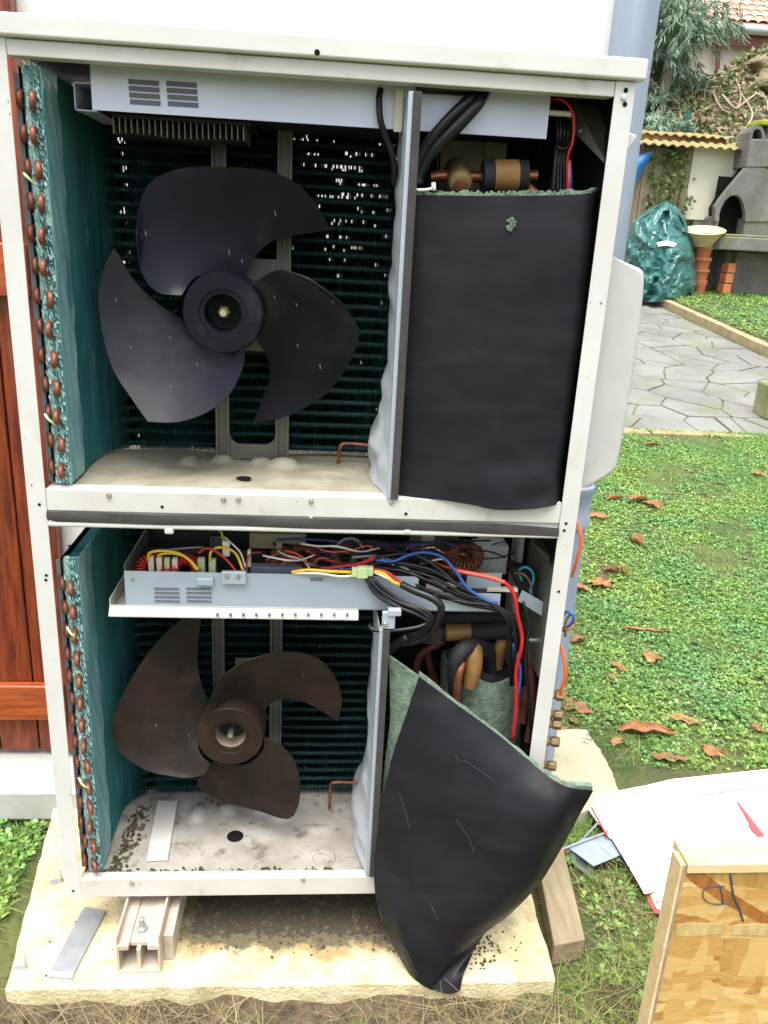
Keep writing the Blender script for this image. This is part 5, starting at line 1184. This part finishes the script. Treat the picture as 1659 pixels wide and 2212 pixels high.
# back shed: board wall, cream panel and corrugated roof
shed = empty('garden_shed', (5.2, YB, .82), 'low lean to shed with cream panel, weathered boards and mossy corrugated roof', 'shed')
zb0 = gz(0,YB)
def bx_(px0, px1, y, py_t, nm, m, zlow=None, th=.04, bev=.005):
    a = P(px0, py_t, y); b = P(px1, py_t, y); return MB().box(a[0]+.004, b[0]-.004, y, y+th, (zlow if zlow is not None else zb0-.02), (a[2]+b[2])/2).build(nm, m, shed, bevel=bev)
for i in range(8):
    bx_(1330+i*22, 1352+i*22, YB+random.uniform(-.02,.02), 318, 'board', M['b_board'])
bx_(1500, 1665, YB-.03, 318, 'cream_panel', M['b_cream'], P(1500,475,YB)[2])
MB().box(P(1497,475,YB)[0], P(1665,475,YB)[0], YB-.02, YB+.1, zb0-.02, P(1500,475,YB)[2]-.005).build('dark_plinth', M['b_concrete'], shed)
bx_(1343, 1352, YB-.08, 420, 'white_post', M['b_cream'])
def corr(x0, x1, yf, yb, zf, zb, name, m, amp=.014, per=.13):
    n = int((x1-x0)/per*8); xs = np.linspace(x0, x1, n); g = [[(xx, yf+(yb-yf)*t+.02*math.sin(xx*3), zf+(zb-zf)*t+amp*math.sin(2*math.pi*xx/per)) for xx in xs] for t in (0,.5,1)]
    return MB().slab(g, .010).build(name, m, shed, True, angle=60)
e0 = P(1370,310,YB-.15); e1 = P(1375,292,YB+.1)
corr(e0[0]-.6, P(1640,322,YB)[0], YB-.25, YB+.2, P(1500,318,YB-.25)[2], P(1500,306,YB+.2)[2], 'roof_sheet', M['b_corr'])
corr(e0[0]-.6, P(1580,300,YB)[0], YB+.05, YB+.6, P(1500,296,YB+.05)[2], P(1500,291,YB+.6)[2], 'roof_sheet', M['b_corr'])
MB().box(e0[0]-.6, P(1575,300,YB)[0], YB+.08, YB+.12, P(1500,306,YB)[2], P(1500,294,YB)[2]).build('rust_board', M['b_rust'], shed)
inv(shed)
# blue tarp scrap
a = P(1412,322,YB-.12); g = refine([[P(1366,335,YB-.12),P(1390,333,YB-.15),P(1411,324,YB-.12)],[P(1362,355,YB-.12),P(1384,350,YB-.2),P(1402,346,YB-.12)],[P(1358,385,YB-.12),P(1372,375,YB-.18),P(1388,370,YB-.12)],[P(1357,422,YB-.12),P(1360,418,YB-.15),P(1364,412,YB-.12)]], 4, 4)
o = MB().slab(g, .01).build('blue_tarp', M['tarpblue'], None, True, angle=60); tag(o, 'blue plastic tarpaulin hanging in front of the shed', 'tarpaulin')
# green tarp heap: crumpled dome
def tarp():
    YT = 9.6; base = gz(0,YT); sil = [(1343,650,1345),(1345,560,1505),(1350,520,1508),(1362,480,1500),(1395,455,1488),(1425,436,1470)]
    n, m_ = 44, 46; g = []
    R0 = random.Random(3); ph = [(R0.uniform(4,22), R0.uniform(4,22), R0.uniform(0,6)) for _ in range(14)]
    zt = P(1440,434,YT)[2]
    for i in range(n):
        t = i/(n-1); py = 434+(652-434)*t
        # left/right outline in px
        lx = np.interp(py, [434,450,480,520,650], [1436,1405,1364,1352,1342]); rx = np.interp(py, [434,445,470,520,560,600,640,652], [1444,1462,1478,1497,1506,1509,1500,1478])
        row = []
        for k in range(m_):
            s_ = k/(m_-1); px = lx+(rx-lx)*s_; dep = .75*math.sin(math.pi*s_)**.7*(t**.45)
            c = 0
            for (fa, fb, fc) in ph: c += math.sin(fa*s_*1.6+fb*t*1.3+fc+2*math.sin(fb*s_+fc))
            from mathutils import noise as _n
            w0 = Vector((s_*3.2, t*3.2, 1.7)); w1 = w0+Vector((_n.noise(w0*1.3)*.25, _n.noise(w0*1.3+Vector((5,5,5)))*.25, 0))
            c = (1-abs(_n.noise(w1*1.6)))**4*.16+(1-abs(_n.noise(w1*3.7)))**3*.07+(1-abs(_n.noise(w1*8.1)))**2*.03; c = -c*(.35+.65*t)+.1+R0.uniform(-.007,.007)
            fold = .16*math.exp(-((s_-.38-.25*(1-t))/.07)**2)*(t > .1)
            row.append(P(px, py, YT+.3-dep+c+fold))
        g.append(row)
    o = MB().grid(g).build('covered_heap', M['tarp'], None, True, angle=14); tag(o, 'garden heap covered with a crumpled dark green tarpaulin', 'tarpaulin')
    back = [(v[0], v[1]) for v in [g[-1][0], g[-1][-1]]]
tarp()
o = MB().slab(refine([[P(1418,524,8.75),P(1440,520,8.72),P(1462,526,8.75)],[P(1422,532,8.72),P(1440,530,8.7),P(1455,533,8.72)]],3,3), .02).build('pale_leaf', M['b_cream'], None, True); tag(o, 'pale fallen leaf lying on the green tarpaulin', 'leaf')
# planter column of stacked terracotta with buff bowl
pc = empty('planter_column', P(1518,635,9.9), 'column of stacked terracotta pots beside the green heap', 'planter')
xc = P(1517,560,9.9)[0]; z_ = [P(1517,py,9.9)[2] for py in (530,555,580,604,638)]
for i in range(4):
    r_ = [.115,.11,.10,.085][i]; MB().lathe((xc+.01*i,9.9,z_[i+1]),(0,0,1),[(r_*.8,0),(r_*.92,(z_[i]-z_[i+1])*.6),(r_*1.05,(z_[i]-z_[i+1])*.7),(r_*1.05,(z_[i]-z_[i+1])*.98),(.001,(z_[i]-z_[i+1])*.98)],20).build('pot', M['terra'], pc, True, angle=40)
inv(pc)
zz = P(1520,530,9.9)[2]; o = MB().lathe((P(1520,510,9.9)[0],9.9,zz),(-.1,-.22,1),[(.001,0),(.13,.005),(.20,.12),(.275,.20),(.265,.205),(.19,.13),(.001,.04)],28).build('buff_bowl', M['cbowl'], None, True, angle=50); tag(o, 'wide buff bowl on top of the terracotta column', 'bowl')
# concrete barbecue
bb = empty('barbecue', (7.0,YB,zb0), 'sooty precast concrete garden barbecue with arched hearth and chimney', 'barbecue')
YQ = 10.1
def pol(pts_, y, th, nm, m, bev=.02): 
    return MB().prism([P(a, b, y) for a, b in pts_], (0,th,0)).build(nm, m, bb, bevel=bev)
# table slab (thick, curved front)
a, b_ = P(1537,512,YQ-.4), P(1760,520,YQ-.4); zt_, zb_ = P(1600,512,YQ-.4)[2], P(1600,542,YQ-.4)[2]
MB().prism([(a[0],YQ-.1,zb_),(a[0]+.15,YQ-.35,zb_),(a[0]+.6,YQ-.42,zb_),(b_[0],YQ-.42,zb_),(b_[0],YQ+.5,zb_),(a[0],YQ+.5,zb_)], (0,0,zt_-zb_)).build('table_top', M['b_concrete'], bb, bevel=.02)
MB().prism([(a[0]+.02,YQ-.1,zt_+.002),(a[0]+.17,YQ-.33,zt_+.002),(a[0]+.6,YQ-.40,zt_+.002),(b_[0],YQ-.40,zt_+.002),(b_[0],YQ+.4,zt_+.002),(a[0],YQ+.4,zt_+.002)], (0,0,.03)).build('moss_layer', M['moss'], bb, bevel=.012)
MB().box(P(1582,600,YQ)[0], P(1760,600,YQ)[0], YQ, YQ+.12, zb0-.05, zb_-.005).build('front_leg', M['b_concrete'], bb, bevel=.02)
MB().box(P(1548,600,YQ+.3)[0], P(1562,600,YQ+.3)[0], YQ+.1, YQ+.5, zb0-.05, zb_-.005).build('side_leg', M['b_concrete'], bb, bevel=.02)
MB().box(P(1545,600,YQ+.5)[0], P(1760,600,YQ+.5)[0], YQ+.45, YQ+.5, zb0-.05, zb_-.005).build('back_panel', M['b_concrete'], bb)
# hearth cheeks, hood with arched opening, shaft and vented cap
hz0 = P(1600,505,YQ)[2]; hz1 = P(1600,470,YQ)[2]
for (u0, u1) in ((1543,1550),(1606,1760)):
    MB().box(P(u0,500,YQ)[0], P(u1,500,YQ)[0], YQ, YQ+.45, zt_+.03, hz1).build('hearth_cheek', M['b_concrete'], bb, bevel=.015)
MB().box(P(1543,500,YQ)[0], P(1760,500,YQ)[0], YQ+.42, YQ+.47, zt_+.03, hz1+.5).build('hearth_back', M['dark'], bb)
arch = [(1550,478)]+[(1580-30*math.cos(t)+(3), 478-58*math.sin(t)) for t in np.linspace(.0, math.pi, 12)][1:-1]+[(1611,478)]
arch = [(1553,478),(1553,468),(1557,450),(1566,433),(1578,423),(1590,421),(1600,427),(1606,440),(1610,460),(1610,478)]
hood = [(1545,478),(1546,444),(1573,408),(1612,362),(1700,362),(1740,408),(1760,444),(1760,478)]
# hood front built as strip between outline and arch
O_ = [(1545,478),(1545,462),(1546,446),(1556,430),(1573,408),(1600,376),(1612,362),(1650,362),(1700,380),(1740,478)]
mb = MB(); 
for i in range(len(arch)-1):
    p4 = [O_[i], O_[i+1], arch[i+1], arch[i]]; mb.prism([P(a, b, YQ-.02) for a, b in p4], (0,.09,0))
mb.build('hood', M['b_concrete'], bb)
zA, zB_ = P(1612,362,YQ)[2], P(1573,408,YQ)[2]
MB().prism([P(1545,478,YQ+.07),P(1546,446,YQ+.07),P(1556,430,YQ+.07),P(1573,408,YQ+.07),P(1612,362,YQ+.07)], (0.05,.38,0)).build('hood_side', M['dark'], bb)
MB().box(P(1549,500,YQ)[0], P(1700,500,YQ)[0], YQ+.22, YQ+.25, zt_+.03, P(1600,380,YQ)[2]).build('hearth_shade_plate', M['hole'], bb)  # added black plate standing in for the shade inside the hearth
xs0 = P(1617,330,YQ)[0]
MB().prism([P(1612,362,YQ-.03),P(1620,300,YQ-.03),P(1720,300,YQ-.03),P(1720,362,YQ-.03)], (0,.4,0)).build('chimney_shaft', M['b_concrete'], bb, bevel=.02)
capo = [(1620,300),(1622,285),(1628,274),(1637,271),(1646,273),(1652,285),(1655,300)]; hol = [(1625,300),(1626,290),(1630,281),(1637,278),(1643,281),(1646,290),(1647,300)]
mb = MB()
for i in range(6): mb.prism([P(*q, YQ-.02) for q in (capo[i], capo[i+1], hol[i+1], hol[i])], (0,.35,0))
mb.box(P(1655,300,YQ)[0], P(1740,300,YQ)[0], YQ-.02, YQ+.35, P(1655,300,YQ)[2], P(1655,274,YQ)[2]).build('chimney_cap', M['b_concrete'], bb)
MB().box(P(1625,300,YQ)[0], P(1648,300,YQ)[0], YQ+.1, YQ+.12, P(1625,300,YQ)[2], P(1640,275,YQ)[2]).build('flue_dark', M['dark'], bb)
c = P(1650,268,YQ); MB().box(c[0]-.05,c[0]+.6,YQ-.05,YQ+.4,c[2]-.02,c[2]+.05).build('cap_moss', mat('yellow green moss', (.22,.26,.02), .95, 0, (.3,.32,.03), 8), bb, bevel=.02)
inv(bb)
for k in range(3):
    py = 578+k*22; a = P(1571-k*5,py,YQ-.08); o = MB().box(-.055,.055,-.1,.1,-.065,.062).build('hollow_brick', M['brick'], None, bevel=.012); o.location = (a[0], YQ-.12, a[2]); tag(o, ['hollow orange brick at the top of the stack by the barbecue','hollow orange brick in the middle of the stack by the barbecue','hollow orange brick at the bottom of the stack by the barbecue'][k], 'brick', 'bricks stacked under the barbecue')
# ivy strands on the boards
def leaves(n, fn, s0, s1, seedn=0):
    V = []; F = []
    for i in range(n):
        p = np.array(fn()); a = np.random.randn(3); a /= np.linalg.norm(a); b = np.cross(a, np.random.randn(3)); b /= np.linalg.norm(b); s = random.uniform(s0, s1); k = len(V)
        V += [p, p+a*s*.6+b*s*.4, p+a*s*1.2, p+a*s*.6-b*s*.4]; F.append((k,k+1,k+2,k+3))
    return npmesh('leaves', V, F)
def ivf():
    t = random.random(); strand = random.choice([(1412,8),(1440,6),(1462,10),(1478,8),(1448,14)]); return P(strand[0]+random.gauss(0,strand[1])*(.4+t), 325+150*t**1.4, YB-.05-random.random()*.1)
tag(link('ivy', leaves(600, ivf, .03, .07), M['ivy']), 'ivy trailing down the weathered shed boards', 'ivy', kind='stuff')
# bank behind the shed
a = [(1200,330),(1330,325),(1420,320),(1520,316),(1620,318),(1700,318),(1900,318)]
b_ = [(1200,60),(1330,110),(1420,170),(1520,178),(1600,130),(1700,70),(1900,0)]
g = []
for i in range(40):
    t = i/39; row = []
    for j in range(60):
        u = j/59; k = u*6; i0 = min(5, int(k)); f_ = k-i0
        px = a[i0][0]*(1-f_)+a[i0+1][0]*f_; y0 = a[i0][1]*(1-f_)+a[i0+1][1]*f_; y1 = b_[i0][1]*(1-f_)+b_[i0+1][1]*f_
        q = P(px, y0+(y1-y0)*t, 11.3+1.7*t+.12*math.sin(u*40+t*9)+.1*math.sin(t*22+u*13)+random.uniform(-.05,.05)); row.append(q)
    g.append(row)
rows0 = [(p[0], p[1], .3) for p in g[0]]
bank = MB().grid([rows0]+g+[[(p[0], p[1]+3, p[2]-.3) for p in g[-1]]]).build('overgrown_bank', M['bramble'], None, True, angle=0); tag(bank, kind='structure')
def bankp(px, py, dy=0):
    t = np.clip((320-py)/150, 0, 1.2); return P(px, py, 11.3+1.55*t-dy)
def top(px): return np.interp(px, [1330,1420,1520,1600,1700], [110,170,178,130,70])
def bf():
    px = random.uniform(1385,1680); return bankp(px, random.uniform(top(px)-4, 318), random.uniform(.05,.3))
tag(link('bank_foliage', leaves(4200, bf, .03, .09), M['ivy']), 'small ivy leaves covering the bank', 'foliage', kind='stuff')
tag(link('dead_foliage', leaves(4200, bf, .03, .09), mat('dry bank leaf', (.22,.15,.08), .9, 0, (.32,.26,.16), 3, island=.4)), 'dry brown undergrowth on the bank', 'undergrowth', kind='stuff')
# stones on the bank
def bs():
    mb = MB()
    for i in range(260):
        px = random.uniform(1520,1670); py = random.uniform(top(px)+8, 315); c = bankp(px, py, .1); w = random.uniform(.06,.16); a = random.uniform(-.2,.2)
        mb.obox(c, (w*math.cos(a),0,w*math.sin(a)), (0,.06,0), (-.03*math.sin(a),0,random.uniform(.02,.05)))
    return mb
o = bs().build('bank_stones', mat('bank stone', (.26,.22,.16), .9, 0, (.34,.27,.20), 3, .5, .5, 10), None, bevel=.01); tag(o, 'flat stones of the old wall among the ivy on the bank', 'stones', kind='stuff')
mb = MB()
for i in range(60):
    px = random.uniform(1440,1675); py = random.uniform(top(px)+2, 250); p0 = np.array(bankp(px, py, .3)); q = [p0]; d = np.array([random.uniform(-.3,.3), random.uniform(-.1,.1), random.uniform(-.4,.1)])
    for k in range(3): q.append(q[-1]+d*.8+np.array([random.uniform(-.1,.1),0,random.uniform(-.12,.12)])); 
    mb.tube(q, [random.uniform(.006,.012),.003], 5, True, 3)
for q in (((1560,205),(1590,235),(1600,205),(1590,170)),((1590,235),(1640,200),(1655,215)),((1610,280),(1625,245),(1600,200)),((1630,200),(1655,215),(1659,240)),((1540,200),(1555,230),(1575,245))):
    mb.tube([bankp(a, b, .35) for a, b in q], [.022,.009], 6, True, 4)
o = mb.build('dry_branches', M['twig'], None, True, angle=60); tag(o, 'pale bare branches tangled over the bank', 'branches', kind='stuff')
# green stake
o = MB().cyl(P(1486,283,11.2), P(1487,238,11.2), .035, 8).build('green_stake', mat('green stake paint', (.01,.11,.09), .6), None, True); tag(o, 'thin dark green stake above the shed roof', 'stake')
# conifer
con = empty('conifer_tree', (5.4,12.1,.9), 'soft grey green conifer behind the downpipe, above the shed', 'tree')
tr = P(1440,160,12.2); MB().tube([(tr[0],12.2,.9),(tr[0],12.25,3),(tr[0]+.1,12.2,6.5)], [.14,.10,.03], 10).build('trunk', M['twig'], con, True)
V = []; F = []
R1 = random.Random(11)
br_ = MB(); blobs = []
for i in range(54):
    px = R1.uniform(1340,1548); py = R1.uniform(-20,250); 
    if py > 175 and px > 1470: continue
    if py > 130 and px > 1520: continue
    if py < 10 and px > 1500: continue
    blobs.append((px, py, R1.uniform(11.7,12.8)))
blobs += [(1410,270,11.4),(1432,280,11.3),(1425,262,11.4),(1450,285,11.3),(1555,60,12),(1545,50,12.1)]
for (px, py, Y) in blobs:
    c = np.array(P(px, py, Y)); root = np.array([tr[0], 12.2, c[2]+R1.uniform(-.1,.4)]); br_.tube([root, (root+c)/2+np.array([0,0,.12]), c], [.022,.006], 5, True, 3)
    for s in range(12):
        d = (c-root); d = d/(np.linalg.norm(d)+.01)*R1.uniform(.15,.4)+np.array([R1.gauss(0,.13),R1.gauss(0,.15),R1.gauss(-.14,.12)]); st = c-d*.4+np.array([R1.gauss(0,.12),R1.gauss(0,.14),R1.gauss(0,.10)])
        for q in range(26):
            t = R1.random(); p = st+d*t+np.array([R1.gauss(0,.02),R1.gauss(0,.02),R1.gauss(0,.02)]); dd = d*.12/np.linalg.norm(d)*R1.uniform(.5,1)+np.array([R1.gauss(0,.03),R1.gauss(0,.03),R1.gauss(-.02,.03)])
            sd_ = np.cross(dd, [R1.gauss(0,1),R1.gauss(0,1),R1.gauss(0,1)]); sd_ = sd_/np.linalg.norm(sd_)*.011; k = len(V); V += [p-sd_, p+sd_, p+dd+sd_*.3, p+dd-sd_*.3]; F.append((k,k+1,k+2,k+3))
link('crown', npmesh('crown', V, F), M['needle'], con)
br_.build('limbs', M['twig'], con, True)
inv(con)
# neighbour house
hs_ = empty('neighbour_house', (9.5,18,5), 'pale pink house with faded red tile roof above the bank', 'house')
YH = 18; gz1 = P(1600,62,YH)[2]; xl_ = P(1535,80,YH)[0]
MB().box(xl_, xl_+8, YH+.35, YH+5, 3, gz1-.12).build('wall', M['housewall'], hs_)
MB().box(xl_-1.6, xl_+8, YH+.1, YH+.14, gz1-.30, gz1-.06).build('fascia', M['fascia'], hs_)
MB().tube([(xl_-1.6,YH+.02,gz1),(xl_+8,YH+.02,gz1)], .10, 10, True, 0).build('gutter', M['gutter'], hs_, True)
MB().cyl(P(1553,70,YH+.2), P(1550,150,YH+.2), .05, 8).build('gutter_pipe', M['fascia'], hs_, True)
rf = MB().prism([(xl_-1.8,YH,gz1+.10),(xl_+8,YH,gz1+.10),(xl_+8,YH+3.6,gz1+2.5),(xl_-1.8,YH+3.6,gz1+2.5)], (0,0,-.08)).build('roof', M['rooftile'], hs_)
tile = None; nrow = 15
for r in range(nrow):
    for c_ in range(20):
        x = xl_-1.75+c_*.24; y = YH+.02+r*.24; z = gz1+.11+r*.16
        if tile is None:
            tile = MB().slab([[(.11*math.cos(t), yy, .055*math.sin(t)+dz) for t in np.linspace(math.pi, 0, 7)] for yy, dz in ((0,.02),(.26,.165))], .012).build('tile', M['rooftile'], hs_, True, angle=60); o = tile
        else: o = dupe(tile)
        o.location = (x, y, z)
inv(hs_)
print('objects', len(bpy.data.objects), 'flags', cnt)
